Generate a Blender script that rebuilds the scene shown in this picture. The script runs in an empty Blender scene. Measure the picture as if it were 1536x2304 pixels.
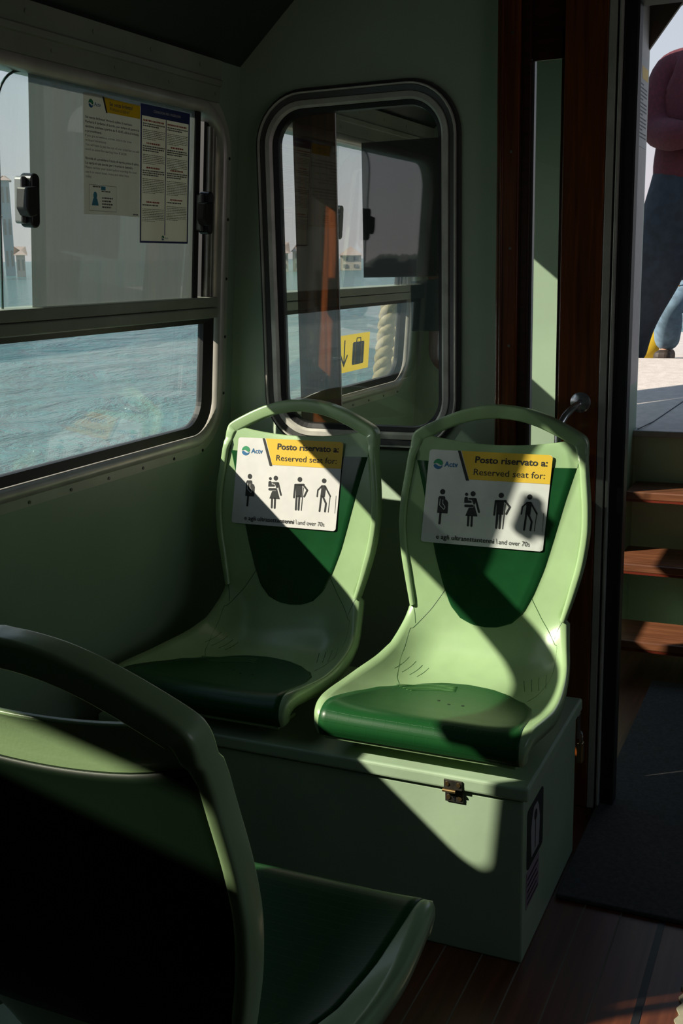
import bpy, bmesh, math, random
from math import sin, cos, pi, radians, sqrt
from mathutils import Vector, Matrix
random.seed(7)
SC = bpy.context.scene
COL = SC.collection

# ------------------------------------------------------------------ camera
CAM = Vector((1.61191, -2.624, 1.38))
YAW, PIT, ROL, FPX = 0.427761, 0.220068, 0.0229072, 2438.514
fw = Vector((-sin(YAW)*cos(PIT), cos(YAW)*cos(PIT), -sin(PIT)))
rt = Vector((cos(YAW), sin(YAW), 0))
dn = fw.cross(rt)
rt2 = rt*cos(ROL) + dn*sin(ROL)
dn2 = dn*cos(ROL) - rt*sin(ROL)
cd = bpy.data.cameras.new('camera')
cam = bpy.data.objects.new('camera', cd); COL.objects.link(cam)
cam.matrix_world = Matrix(((rt2.x, -dn2.x, -fw.x, CAM.x), (rt2.y, -dn2.y, -fw.y, CAM.y),
                           (rt2.z, -dn2.z, -fw.z, CAM.z), (0, 0, 0, 1)))
cd.sensor_fit = 'VERTICAL'; cd.sensor_height = 36.0; cd.sensor_width = 24.0
cd.lens = 36.0*FPX/2304.0
cd.clip_start = 0.02; cd.clip_end = 6000
SC.camera = cam

# ------------------------------------------------------------------ sky, sun, exposure
SUNDIR = Vector((1.0, 0.74, -0.84)).normalized()
W = bpy.data.worlds.new('world'); SC.world = W; W.use_nodes = True
nt = W.node_tree; nt.nodes.clear()
wo = nt.nodes.new('ShaderNodeOutputWorld'); bg = nt.nodes.new('ShaderNodeBackground')
tc = nt.nodes.new('ShaderNodeTexCoord'); sx = nt.nodes.new('ShaderNodeSeparateXYZ'); cr = nt.nodes.new('ShaderNodeValToRGB')
nt.links.new(tc.outputs['Generated'], sx.inputs[0]); nt.links.new(sx.outputs['Z'], cr.inputs[0])
cr.color_ramp.elements[0].position = 0.0; cr.color_ramp.elements[0].color = (0.60, 0.52, 0.53, 1)
cr.color_ramp.elements[1].position = 0.9; cr.color_ramp.elements[1].color = (0.22, 0.36, 0.56, 1)
e = cr.color_ramp.elements.new(0.16); e.color = (0.46, 0.50, 0.56, 1)
nt.links.new(cr.outputs[0], bg.inputs[0]); bg.inputs[1].default_value = 1.0
nt.links.new(bg.outputs[0], wo.inputs[0])
sd = bpy.data.lights.new('sun', 'SUN'); sd.energy = 7.5; sd.angle = radians(0.7); sd.color = (1.0, 0.90, 0.74)
sun = bpy.data.objects.new('sun', sd); COL.objects.link(sun)
sun.rotation_euler = SUNDIR.to_track_quat('-Z', 'Y').to_euler(); sun.location = (-6, -4, 6)
SC.view_settings.view_transform = 'Standard'; SC.view_settings.look = 'None'
SC.view_settings.exposure = 0.35; SC.view_settings.gamma = 1.0; SC.view_settings.use_curve_mapping = False
SC.cycles.max_bounces = 10; SC.cycles.transparent_max_bounces = 24; SC.cycles.sample_clamp_indirect = 6.0

# ------------------------------------------------------------------ materials
def newmat(name):
    m = bpy.data.materials.new(name); m.use_nodes = True
    n = m.node_tree; b = n.nodes['Principled BSDF']
    return m, n, b
def s2l(c):
    return tuple((x/255/12.92 if x/255 <= .04045 else ((x/255+.055)/1.055)**2.4) for x in c) + (1,)
def mat(name, col, rough=.5, metal=0., noise=0., nscale=30., bump=0., bscale=200., coat=0., spec=.5, dirt=None, dscale=6.):
    m, n, b = newmat(name)
    b.inputs['Base Color'].default_value = tuple(col[:3]) + (1,)
    b.inputs['Roughness'].default_value = rough; b.inputs['Metallic'].default_value = metal
    b.inputs['Coat Weight'].default_value = coat; b.inputs['Coat Roughness'].default_value = .12
    b.inputs['Specular IOR Level'].default_value = spec
    co = n.nodes.new('ShaderNodeTexCoord')
    if noise > 0:
        t = n.nodes.new('ShaderNodeTexNoise'); t.inputs['Scale'].default_value = nscale; t.inputs['Detail'].default_value = 5
        n.links.new(co.outputs['Object'], t.inputs['Vector'])
        mx = n.nodes.new('ShaderNodeMix'); mx.data_type = 'RGBA'
        d = dirt if dirt else tuple(x*(1-noise) for x in col[:3])
        r = n.nodes.new('ShaderNodeValToRGB'); r.color_ramp.elements[0].position = .38; r.color_ramp.elements[1].position = .68
        n.links.new(t.outputs[0], r.inputs[0]); n.links.new(r.outputs[0], mx.inputs[0])
        mx.inputs[6].default_value = tuple(d[:3]) + (1,); mx.inputs[7].default_value = tuple(col[:3]) + (1,)
        n.links.new(mx.outputs[2], b.inputs['Base Color'])
    if bump > 0:
        t2 = n.nodes.new('ShaderNodeTexNoise'); t2.inputs['Scale'].default_value = bscale; t2.inputs['Detail'].default_value = 3
        n.links.new(co.outputs['Object'], t2.inputs['Vector'])
        bp = n.nodes.new('ShaderNodeBump'); bp.inputs['Strength'].default_value = bump; bp.inputs['Distance'].default_value = .002
        n.links.new(t2.outputs[0], bp.inputs['Height']); n.links.new(bp.outputs[0], b.inputs['Normal'])
    return m
def wood(name, c1, c2, rough=.3, axis='Z', coat=.3):
    m, n, b = newmat(name)
    co = n.nodes.new('ShaderNodeTexCoord'); mp = n.nodes.new('ShaderNodeMapping')
    sc = {'Z': (40, 40, 2.2), 'Y': (40, 2.2, 40), 'X': (2.2, 40, 40)}[axis]
    mp.inputs['Scale'].default_value = sc
    t = n.nodes.new('ShaderNodeTexNoise'); t.inputs['Scale'].default_value = 1.6; t.inputs['Detail'].default_value = 7; t.inputs['Distortion'].default_value = .6
    r = n.nodes.new('ShaderNodeValToRGB')
    r.color_ramp.elements[0].color = tuple(c1) + (1,); r.color_ramp.elements[0].position = .3
    r.color_ramp.elements[1].color = tuple(c2) + (1,); r.color_ramp.elements[1].position = .75
    n.links.new(co.outputs['Object'], mp.inputs[0]); n.links.new(mp.outputs[0], t.inputs['Vector'])
    n.links.new(t.outputs[0], r.inputs[0]); n.links.new(r.outputs[0], b.inputs['Base Color'])
    b.inputs['Roughness'].default_value = rough; b.inputs['Coat Weight'].default_value = coat; b.inputs['Coat Roughness'].default_value = .15
    bp = n.nodes.new('ShaderNodeBump'); bp.inputs['Strength'].default_value = .15; bp.inputs['Distance'].default_value = .002
    n.links.new(t.outputs[0], bp.inputs['Height']); n.links.new(bp.outputs[0], b.inputs['Normal'])
    return m
def glass(name, tint=(.93, .96, .95), haze=0., ior_=1.45, hazecol=(.7, .75, .75), gloss=1.0, streak=False, dark=0.):
    m = bpy.data.materials.new(name); m.use_nodes = True; n = m.node_tree; n.nodes.clear()
    o = n.nodes.new('ShaderNodeOutputMaterial'); tr = n.nodes.new('ShaderNodeBsdfTransparent'); gl = n.nodes.new('ShaderNodeBsdfGlossy')
    fr = n.nodes.new('ShaderNodeFresnel'); geo = n.nodes.new('ShaderNodeNewGeometry'); ior = n.nodes.new('ShaderNodeMapRange')
    ior.inputs[3].default_value = ior_; ior.inputs[4].default_value = 1/ior_     # same reflectance from both faces of the thin pane
    n.links.new(geo.outputs['Backfacing'], ior.inputs[0]); n.links.new(ior.outputs[0], fr.inputs[0]); mx = n.nodes.new('ShaderNodeMixShader')
    tr.inputs[0].default_value = tuple(tint) + (1,); gl.inputs['Roughness'].default_value = .015
    gl.inputs[0].default_value = (gloss, gloss, gloss, 1)
    last = tr
    if haze > 0:
        df = n.nodes.new('ShaderNodeBsdfDiffuse'); df.inputs[0].default_value = tuple(hazecol) + (1,)
        tl = n.nodes.new('ShaderNodeBsdfTranslucent'); tl.inputs[0].default_value = tuple(hazecol) + (1,)
        ad = n.nodes.new('ShaderNodeMixShader'); ad.inputs[0].default_value = .5
        n.links.new(df.outputs[0], ad.inputs[1]); n.links.new(tl.outputs[0], ad.inputs[2])
        m2 = n.nodes.new('ShaderNodeMixShader'); m2.inputs[0].default_value = haze
        if streak:
            co = n.nodes.new('ShaderNodeTexCoord'); mp = n.nodes.new('ShaderNodeMapping'); mp.inputs['Scale'].default_value = (9, 14, 1.2)
            t = n.nodes.new('ShaderNodeTexNoise'); t.inputs['Scale'].default_value = 1.5; t.inputs['Detail'].default_value = 6
            n.links.new(co.outputs['Object'], mp.inputs[0]); n.links.new(mp.outputs[0], t.inputs['Vector'])
            mr = n.nodes.new('ShaderNodeMapRange'); mr.inputs[1].default_value = .3; mr.inputs[2].default_value = .75
            mr.inputs[3].default_value = haze*.75; mr.inputs[4].default_value = min(1, haze*1.25)
            n.links.new(t.outputs[0], mr.inputs[0]); n.links.new(mr.outputs[0], m2.inputs[0])
        n.links.new(tr.outputs[0], m2.inputs[1]); n.links.new(ad.outputs[0], m2.inputs[2]); last = m2
    n.links.new(fr.outputs[0], mx.inputs[0]); n.links.new(last.outputs[0], mx.inputs[1]); n.links.new(gl.outputs[0], mx.inputs[2])
    n.links.new(mx.outputs[0], o.inputs[0])
    return m

M = {}
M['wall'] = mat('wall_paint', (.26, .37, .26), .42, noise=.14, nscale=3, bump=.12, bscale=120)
M['wallbright'] = mat('brightened_wall_paint', (.52, .66, .49), .36, noise=.10, nscale=3, bump=.12, bscale=120)  # wall paint made lighter, standing in for light falling on these walls
M['flange'] = mat('window_flange_paint', (.42, .46, .36), .4, noise=.15, nscale=10)
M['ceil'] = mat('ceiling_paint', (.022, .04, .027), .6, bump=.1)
M['trimpaint'] = mat('grey_green_paint', (.29, .33, .26), .4, noise=.2, nscale=8, bump=.1)
M['alu'] = mat('aluminium', (.60, .59, .53), .36, metal=.25, noise=.2, nscale=14)
M['aluraw'] = mat('pale_aluminium', (.74, .71, .65), .38, metal=.15, noise=.25, nscale=18)
M['aludark'] = mat('dark_grey_trim', (.09, .09, .09), .35, metal=.3)
M['rubber'] = mat('black_rubber', (.012, .012, .014), .5)
M['blackplastic'] = mat('black_plastic', (.012, .012, .013), .32)
M['clip'] = mat('grey_clip', (.28, .28, .29), .35, metal=.6)
M['chrome'] = mat('chrome', (.72, .73, .76), .22, metal=.85)
M['mahog'] = wood('varnished_mahogany', (.085, .022, .007), (.24, .062, .016), .22, 'Z', .6)
M['mahogdark'] = wood('dark_mahogany', (.022, .006, .003), (.06, .014, .005), .3, 'X', .3)
M['tread'] = wood('tread_wood', (.10, .032, .014), (.24, .09, .042), .45, 'X', .1)
M['shell'] = mat('pale_green_plastic', (.36, .52, .27), .30, noise=.14, nscale=9, coat=.25, bump=.06, bscale=260)
M['locker'] = mat('locker_paint', (.38, .50, .34), .42, noise=.12, nscale=5, bump=.12, bscale=90)
M['seam'] = mat('seam_shadow_green', (.05, .12, .04), .5)
M['black'] = mat('print_black', (.018, .018, .02), .6)
M['white'] = mat('sticker_white', (.74, .72, .72), .5, noise=.06, nscale=40)
M['yellow'] = mat('sticker_yellow', (.80, .50, .04), .5)
M['blue'] = mat('logo_blue', (.02, .14, .33), .5)
M['green'] = mat('logo_green', (.03, .28, .12), .5)
M['navy'] = mat('notice_navy', (.018, .03, .15), .5)
M['red'] = mat('notice_red', (.45, .07, .05), .5)
M['textgrey'] = mat('notice_grey_print', (.10, .10, .10), .6)
M['cyan'] = mat('card_cyan', (.03, .26, .40), .5)
M['steel'] = mat('worn_steel', (.22, .20, .17), .38, metal=.9, noise=.4, nscale=60)
M['brass'] = mat('old_brass', (.30, .20, .09), .35, metal=.9)
M['mat'] = mat('grey_carpet', (.085, .082, .086), .95, noise=.35, nscale=120, bump=.6, bscale=500)
M['strip'] = mat('beige_strip', (.36, .33, .24), .85, noise=.2, nscale=60)
M['deck'] = mat('deck_rubber', (.46, .42, .40), .8, noise=.15, nscale=30, bump=.5, bscale=160)
M['cream'] = mat('cream_paint', (.62, .57, .50), .6, noise=.1)
M['maroon'] = mat('maroon_knit', (.085, .012, .022), .9, noise=.3, nscale=60, bump=.6, bscale=300)
M['denim'] = mat('dark_denim', (.022, .032, .05), .85, noise=.4, nscale=25, bump=.4, bscale=400)
M['denimlight'] = mat('light_denim', (.17, .27, .37), .85, noise=.3, nscale=30, bump=.4, bscale=400)
M['navycloth'] = mat('navy_cloth', (.015, .02, .035), .9)
M['skin'] = mat('skin', (.50, .28, .20), .5)
M['hair'] = mat('dark_hair', (.03, .018, .012), .6)
M['bagyellow'] = mat('yellow_fabric', (.50, .33, .01), .7)
M['orange'] = mat('orange_tag', (.75, .36, .12), .5)
M['rope'] = mat('cream_rope', (.34, .28, .16), .9, noise=.3, nscale=60, bump=.6, bscale=200)
M['greypost'] = mat('grey_post_paint', (.46, .42, .40), .5, noise=.1)
M['papergrey'] = mat('paper_back', (.028, .030, .032), .35)
M['paperteal'] = mat('paper_mirrored_water', (.075, .13, .13), .35)  # dark paper coloured teal to stand in for water mirrored in the glass
M['shoe'] = mat('shoe_leather', (.03, .02, .015), .5)
M['glass'] = glass('clear_glass', haze=.03)
M['glassdusty'] = glass('dusty_glass', haze=.07, streak=True)
M['film'] = glass('dusty_film', tint=(.34, .38, .38), haze=.52, hazecol=(.37, .375, .355), streak=True)
M['slitglass'] = glass('tinted_glass', tint=(.85, .88, .85))
M['glasspart'] = glass('partition_glass', tint=(.90, .92, .91), haze=.01, ior_=1.85)

def paper(name, col, trans=.5):
    m = bpy.data.materials.new(name); m.use_nodes = True; n = m.node_tree; n.nodes.clear()
    o = n.nodes.new('ShaderNodeOutputMaterial'); df = n.nodes.new('ShaderNodeBsdfDiffuse'); tl = n.nodes.new('ShaderNodeBsdfTranslucent'); mx = n.nodes.new('ShaderNodeMixShader')
    df.inputs[0].default_value = tuple(col) + (1,); tl.inputs[0].default_value = tuple(col) + (1,); mx.inputs[0].default_value = trans
    n.links.new(df.outputs[0], mx.inputs[1]); n.links.new(tl.outputs[0], mx.inputs[2]); n.links.new(mx.outputs[0], o.inputs[0])
    return m
def pad_material(name='dark_green_pad'):
    m, n, b = newmat(name)
    b.inputs['Base Color'].default_value = (.010, .070, .018, 1); b.inputs['Roughness'].default_value = .34; b.inputs['Specular IOR Level'].default_value = .3
    co = n.nodes.new('ShaderNodeTexCoord'); mp = n.nodes.new('ShaderNodeMapping'); mp.inputs['Scale'].default_value = (34, 34, 34)
    br = n.nodes.new('ShaderNodeTexBrick'); br.inputs['Scale'].default_value = 1.0; br.inputs['Mortar Size'].default_value = .05
    br.inputs['Brick Width'].default_value = .9; br.inputs['Row Height'].default_value = .42
    n.links.new(co.outputs['Object'], mp.inputs[0]); n.links.new(mp.outputs[0], br.inputs['Vector'])
    bp = n.nodes.new('ShaderNodeBump'); bp.inputs['Strength'].default_value = .35; bp.inputs['Distance'].default_value = .0012
    n.links.new(br.outputs['Fac'], bp.inputs['Height']); n.links.new(bp.outputs[0], b.inputs['Normal'])
    return m
M['seatpad'] = pad_material()
M['backpad'] = mat('dark_green_inlay', (.010, .075, .022), .22, noise=.3, nscale=10, coat=.3)
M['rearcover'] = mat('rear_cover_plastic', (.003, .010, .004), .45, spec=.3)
M['rededge'] = mat('red_edge', (.13, .018, .008), .4)
M['ridge'] = mat('ridge_highlight_green', (.12, .26, .09), .3)  # lighter green paints in the glossy highlight along the pad ridges
def floor_mat():
    m, n, b = newmat('mahogany_planks')
    co = n.nodes.new('ShaderNodeTexCoord')
    mp = n.nodes.new('ShaderNodeMapping'); mp.inputs['Scale'].default_value = (30, 1.6, 30)
    t = n.nodes.new('ShaderNodeTexNoise'); t.inputs['Scale'].default_value = 1.5; t.inputs['Detail'].default_value = 7
    r = n.nodes.new('ShaderNodeValToRGB')
    r.color_ramp.elements[0].color = (.055, .014, .006, 1); r.color_ramp.elements[0].position = .3
    r.color_ramp.elements[1].color = (.17, .05, .02, 1); r.color_ramp.elements[1].position = .75
    n.links.new(co.outputs['Object'], mp.inputs[0]); n.links.new(mp.outputs[0], t.inputs['Vector'])
    n.links.new(t.outputs[0], r.inputs[0]); n.links.new(r.outputs[0], b.inputs['Base Color'])
    b.inputs['Roughness'].default_value = .4
    return m
M['floor'] = floor_mat()

# ------------------------------------------------------------------ helpers
def link(o):
    COL.objects.link(o); return o
def wloc(o):
    v = Vector((0, 0, 0))
    while o is not None:
        v += o.location; o = o.parent
    return v
def obj(name, bm, m, parent=None, smooth=False, angle=None, bevel=0., solid=0., soff=-1., loc=None, seg=2):
    """one mesh object; bm is in world coordinates, the origin goes to loc (or the parent's base)"""
    base = wloc(parent) if parent is not None else (Vector(loc) if loc is not None else Vector((0, 0, 0)))
    bmesh.ops.translate(bm, verts=bm.verts, vec=-base)
    me = bpy.data.meshes.new(name); bm.to_mesh(me); bm.free()
    if m is not None:
        for mm in (m if isinstance(m, (list, tuple)) else [m]): me.materials.append(mm)
    o = bpy.data.objects.new(name, me); link(o)
    if parent is not None: o.parent = parent
    else: o.location = base
    if smooth or angle:
        for p in me.polygons: p.use_smooth = True
        if angle: me.set_sharp_from_angle(angle=radians(angle))
    if solid:
        md = o.modifiers.new('solid', 'SOLIDIFY'); md.thickness = solid; md.offset = soff
    if bevel:
        md = o.modifiers.new('bevel', 'BEVEL'); md.width = bevel; md.segments = seg; md.limit_method = 'ANGLE'
    return o
def empty(name, loc, label=None, cat=None, group=None, kind=None):
    o = bpy.data.objects.new(name, None); o.empty_display_size = .05; o.location = loc; link(o)
    return tag(o, label, cat, group, kind)
def tag(o, label=None, cat=None, group=None, kind=None):
    if label: o['label'] = label
    if cat: o['category'] = cat
    if group: o['group'] = group
    if kind: o['kind'] = kind
    return o
def bx(bm, x0, x1, y0, y1, z0, z1, f=None):
    vs = [Vector((x, y, z)) for x in (x0, x1) for y in (y0, y1) for z in (z0, z1)]
    if f: vs = [f(v) for v in vs]
    v = [bm.verts.new(p) for p in vs]
    for q in ((0, 1, 3, 2), (4, 6, 7, 5), (0, 4, 5, 1), (2, 3, 7, 6), (0, 2, 6, 4), (1, 5, 7, 3)):
        bm.faces.new([v[i] for i in q])
    return v
def BM(): return bmesh.new()
def fixn(bm):
    bmesh.ops.recalc_face_normals(bm, faces=bm.faces); return bm
def box(x0, x1, y0, y1, z0, z1, f=None):
    bm = BM(); bx(bm, x0, x1, y0, y1, z0, z1, f); return fixn(bm)
def tube(bm, pts, rad, n=12, cap=True):
    pts = [Vector(p) for p in pts]; rings = []
    if not isinstance(rad, (list, tuple)): rad = [rad]*len(pts)
    up = None
    for i, p in enumerate(pts):
        t = (pts[min(i+1, len(pts)-1)] - pts[max(i-1, 0)]).normalized()
        if up is None:
            up = Vector((0, 0, 1)) if abs(t.z) < .9 else Vector((1, 0, 0))
        a = (up - t*up.dot(t)).normalized(); b = t.cross(a); up = a
        rings.append([bm.verts.new(p + a*cos(2*pi*k/n)*rad[i] + b*sin(2*pi*k/n)*rad[i]) for k in range(n)])
    for i in range(len(rings)-1):
        for k in range(n):
            bm.faces.new((rings[i][k], rings[i][(k+1) % n], rings[i+1][(k+1) % n], rings[i+1][k]))
    if cap:
        bm.faces.new(rings[0][::-1]); bm.faces.new(rings[-1])
    return bm
def disc(bm, c, nrm, r, d, n=20):
    nrm = Vector(nrm).normalized(); tube(bm, [Vector(c), Vector(c)+nrm*d], r, n); return bm
def rrect(a0, a1, b0, b1, r, o=0., n=10):
    """closed rounded rectangle, grown outward by o"""
    a0, a1, b0, b1, r = a0-o, a1+o, b0-o, b1+o, max(.001, r+o)
    pts = []
    for cx, cy, st in ((a1-r, b1-r, 0), (a0+r, b1-r, 90), (a0+r, b0+r, 180), (a1-r, b0+r, 270)):
        for k in range(n+1):
            t = radians(st + 90*k/n); pts.append((cx + r*cos(t), cy + r*sin(t)))
    return pts
def rbot(a0, a1, b0, b1, r, n=10):
    """rectangle with only the two lower corners rounded"""
    pts = [(a1, b1), (a0, b1)]
    for cx, st in ((a0+r, 180), (a1-r, 270)):
        for k in range(n+1):
            t = radians(st+90*k/n); pts.append((cx+r*cos(t), b0+r+r*sin(t)))
    return pts
def ring(bm, rect, prof, mp, n=10):
    """sweep profile [(outward, height)] round the rounded rectangle"""
    loops = [[bm.verts.new(mp(a, b, h)) for a, b in rrect(*rect, o, n)] for o, h in prof]
    N = len(loops[0])
    for i in range(len(loops)-1):
        for k in range(N):
            bm.faces.new((loops[i][k], loops[i][(k+1) % N], loops[i+1][(k+1) % N], loops[i+1][k]))
    return bm
def plate(bm, pts, mp, h0, h1):
    lo = [bm.verts.new(mp(a, b, h0)) for a, b in pts]; hi = [bm.verts.new(mp(a, b, h1)) for a, b in pts]
    N = len(pts)
    bm.faces.new(hi); bm.faces.new(lo[::-1])
    for k in range(N): bm.faces.new((lo[k], lo[(k+1) % N], hi[(k+1) % N], hi[k]))
    return bm
def holed(outer, holes, mp):
    """flat polygon with holes"""
    bm = BM(); ed = []
    for lp in [outer] + holes:
        vs = [bm.verts.new(mp(a, b, 0)) for a, b in lp]
        for i in range(len(vs)): ed.append(bm.edges.new((vs[i], vs[(i+1) % len(vs)])))
    bmesh.ops.triangle_fill(bm, use_beauty=True, use_dissolve=False, edges=ed)
    return bm
def stroke(pts, w):
    """polyline thickened to a polygon with round ends"""
    P = [Vector(p) for p in pts]; L = []; R = []
    for i, p in enumerate(P):
        d1 = (P[i]-P[i-1]).normalized() if i else (P[1]-P[0]).normalized()
        d2 = (P[i+1]-P[i]).normalized() if i < len(P)-1 else d1
        d = (d1+d2).normalized(); nrm = Vector((-d.y, d.x)); k = 1/max(.5, nrm.dot(Vector((-d1.y, d1.x))))
        L.append(p + nrm*w/2*k); R.append(p - nrm*w/2*k)
    def cap(c, fr, sgn):
        a = math.atan2(fr.y-c.y, fr.x-c.x)
        return [c + Vector((cos(a+sgn*pi*j/6), sin(a+sgn*pi*j/6)))*w/2 for j in range(1, 6)]
    e1 = cap(P[-1], L[-1], -1); e0 = cap(P[0], R[0], -1)
    return [(v.x, v.y) for v in L + e1 + R[::-1] + e0]
def circ(c, r, n=24): return [(c[0]+r*cos(2*pi*k/n), c[1]+r*sin(2*pi*k/n)) for k in range(n)]
def polys(bm, plist, mp, h):
    for pl in plist:
        vs = [bm.verts.new(mp(a, b, h)) for a, b in pl]
        try:
            f = bm.faces.new(vs)
        except ValueError:
            continue
    bm.normal_update(); bmesh.ops.triangulate(bm, faces=[f for f in bm.faces if len(f.verts) > 3])
    return bm
def text_polys(body, a0, a1, base, capsize, bold=0., mp=None, h=0., flip=1, bm=None, fit=True):
    """text laid from a0 to a1 on baseline base; letters grow towards +b*flip; returned as mesh in mp space"""
    cu = bpy.data.curves.new('txt', 'FONT'); cu.body = body; cu.size = 1.0; cu.offset = bold; cu.resolution_u = 3
    o = bpy.data.objects.new('txt', cu); link(o)
    dg = bpy.context.evaluated_depsgraph_get(); dg.update()
    me = bpy.data.meshes.new_from_object(o.evaluated_get(dg))
    xs = [v.co.x for v in me.vertices] or [0, 1]
    x0, x1 = min(xs), max(xs); sxx = (a1-a0)/max(1e-6, x1-x0) if fit else capsize/.73
    syy = capsize/.73
    if bm is None: bm = BM()
    vs = [bm.verts.new(mp(a0 + (v.co.x-x0)*sxx, base + flip*v.co.y*syy, h)) for v in me.vertices]
    for p in me.polygons:
        try: bm.faces.new([vs[i] for i in p.vertices])
        except ValueError: pass
    bpy.data.objects.remove(o); bpy.data.curves.remove(cu); bpy.data.meshes.remove(me)
    return bm
def face_to(bm, d):
    d = Vector(d)
    bm.normal_update()
    for f in bm.faces:
        if f.normal.dot(d) < 0: f.normal_flip()
    return bm

# ------------------------------------------------------------------ cabin shell
TL = 0.08255
LN = Vector((1, 0, -TL)).normalized()
def LWP(y, z, h=0.):          # point on the leaning left wall, h towards the room
    return Vector((TL*z, y, z)) + LN*h
def BWP(x, z, h=0.):          # point on the partition, h towards the camera
    return Vector((x, -h, z))
Z1 = 1.90                      # where the sloping ceiling starts

W1 = (-1.472, -.092, .957, 1.768, .10)     # window beside the seats
W3 = (.085, 1.345, .957, 1.768, .10)       # window of the vestibule
W5 = (-1.93, -1.68, .957, 1.768, .10)      # next window towards the camera (out of frame)
bm = holed([(-5.0, 0), (1.52, 0), (1.52, Z1), (-5.0, Z1)],
           [rrect(*W1, .002), rrect(*W3, .002), rrect(*W5, .002), [(-2.28, 1.425), (-2.28, 1.495), (-2.605, 1.755), (-2.605, 1.685)]], LWP)  # last hole: slanted slit added out of view, sends sun onto the foreground seat
face_to(bm, (1, 0, 0))
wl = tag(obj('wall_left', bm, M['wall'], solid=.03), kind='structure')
obj('sun_slit_pane', fixn(plate(BM(), [(-2.26, 1.40), (-2.26, 1.515), (-2.62, 1.785), (-2.62, 1.665)], LWP, -.02, -.016)), M['slitglass'], wl)  # pane over the added sun slit, softens its beam
W2 = (.249, .703, .966, 1.778, .085)
bm = holed([(0, 0), (.86, 0), (.86, 2.3), (.19, 2.3), (TL*Z1, Z1)], [rrect(*W2, .002)], BWP)
bx(bm, .93, 1.01, 0, .03, 1.94, 2.3); bx(bm, 1.0, 2.1, 0, .03, 1.945, 2.3); bx(bm, 2.1, 3.4, 0, .03, 0, 2.3)
face_to(bm, (0, -1, 0))
tag(obj('wall_back', bm, M['wallbright'], solid=.025), kind='structure')
# ceiling: sloping panel then flat
bm = BM()
P = [(TL*Z1-.01, Z1-.012), (.60, 2.29), (3.45, 2.29)]
vs = [[bm.verts.new((x, y, z)) for y in (-5.05, 1.56)] for x, z in P]
for i in range(2): bm.faces.new((vs[i][0], vs[i][1], vs[i+1][1], vs[i+1][0]))
face_to(bm, (0, 0, -1)); 
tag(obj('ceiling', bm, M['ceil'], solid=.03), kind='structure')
# floor of planks, then a thin caulk line mesh is part of it
bm = box(-.02, 3.45, -5.0, 1.6, -.05, 0)
fl = tag(obj('floor', bm, M['floor']), kind='structure')
bm = BM()
for k in range(-14, 20):
    x = 1.195 + .0788*k
    if .0 < x < 3.3 and abs(x-1.353) > .03: bx(bm, x-.0016, x+.0016, -5, -.44, -.001, .0006)
obj('caulk_lines', fixn(bm), mat('pale_caulk', (.16, .13, .10), .8), fl)
bm = box(1.352, 1.366, -5, -.44, -.002, .0012)
obj('plank_gap', bm, M['rubber'], fl)
# starboard side and rear, out of frame, they close the cabin
bm = holed([(-5.0, 0), (1.52, 0), (1.52, 2.3), (-5.0, 2.3)],
           [rrect(-2.1, -.25, 1.08, 1.93, .1)], lambda a, b, h: Vector((3.4, a, b)))
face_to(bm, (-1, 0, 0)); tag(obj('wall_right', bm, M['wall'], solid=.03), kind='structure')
bm = box(-.02, 3.43, -5.03, -5.0, 0, 2.32); tag(obj('wall_rear', bm, M['wall']), kind='structure')
# far bulkhead of the vestibule with its mahogany framed light
bm = holed([(0, 0), (.948, 0), (.948, 2.28), (.55, 2.28), (.17, 1.92), (.155, 1.9)],
           [rrect(.20, .44, 1.03, 1.72, .03)], lambda a, b, h: Vector((a, 1.5-h, b)))
face_to(bm, (0, -1, 0))
bx(bm, 1.9, 3.4, 1.5, 1.53, 0, 2.3); bx(bm, .948, 1.9, 1.5, 1.53, 2.24, 2.3)
tag(obj('wall_far', bm, M['wallbright'], solid=.02), kind='structure')
bm = BM(); ring(bm, (.20, .44, 1.03, 1.72, .03), [(0, 0), (0, .02), (.062, .02), (.062, 0)], lambda a, b, h: Vector((a, 1.5-h, b)))
tag(obj('trim_5', fixn(bm), M['mahog']), kind='structure')

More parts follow.
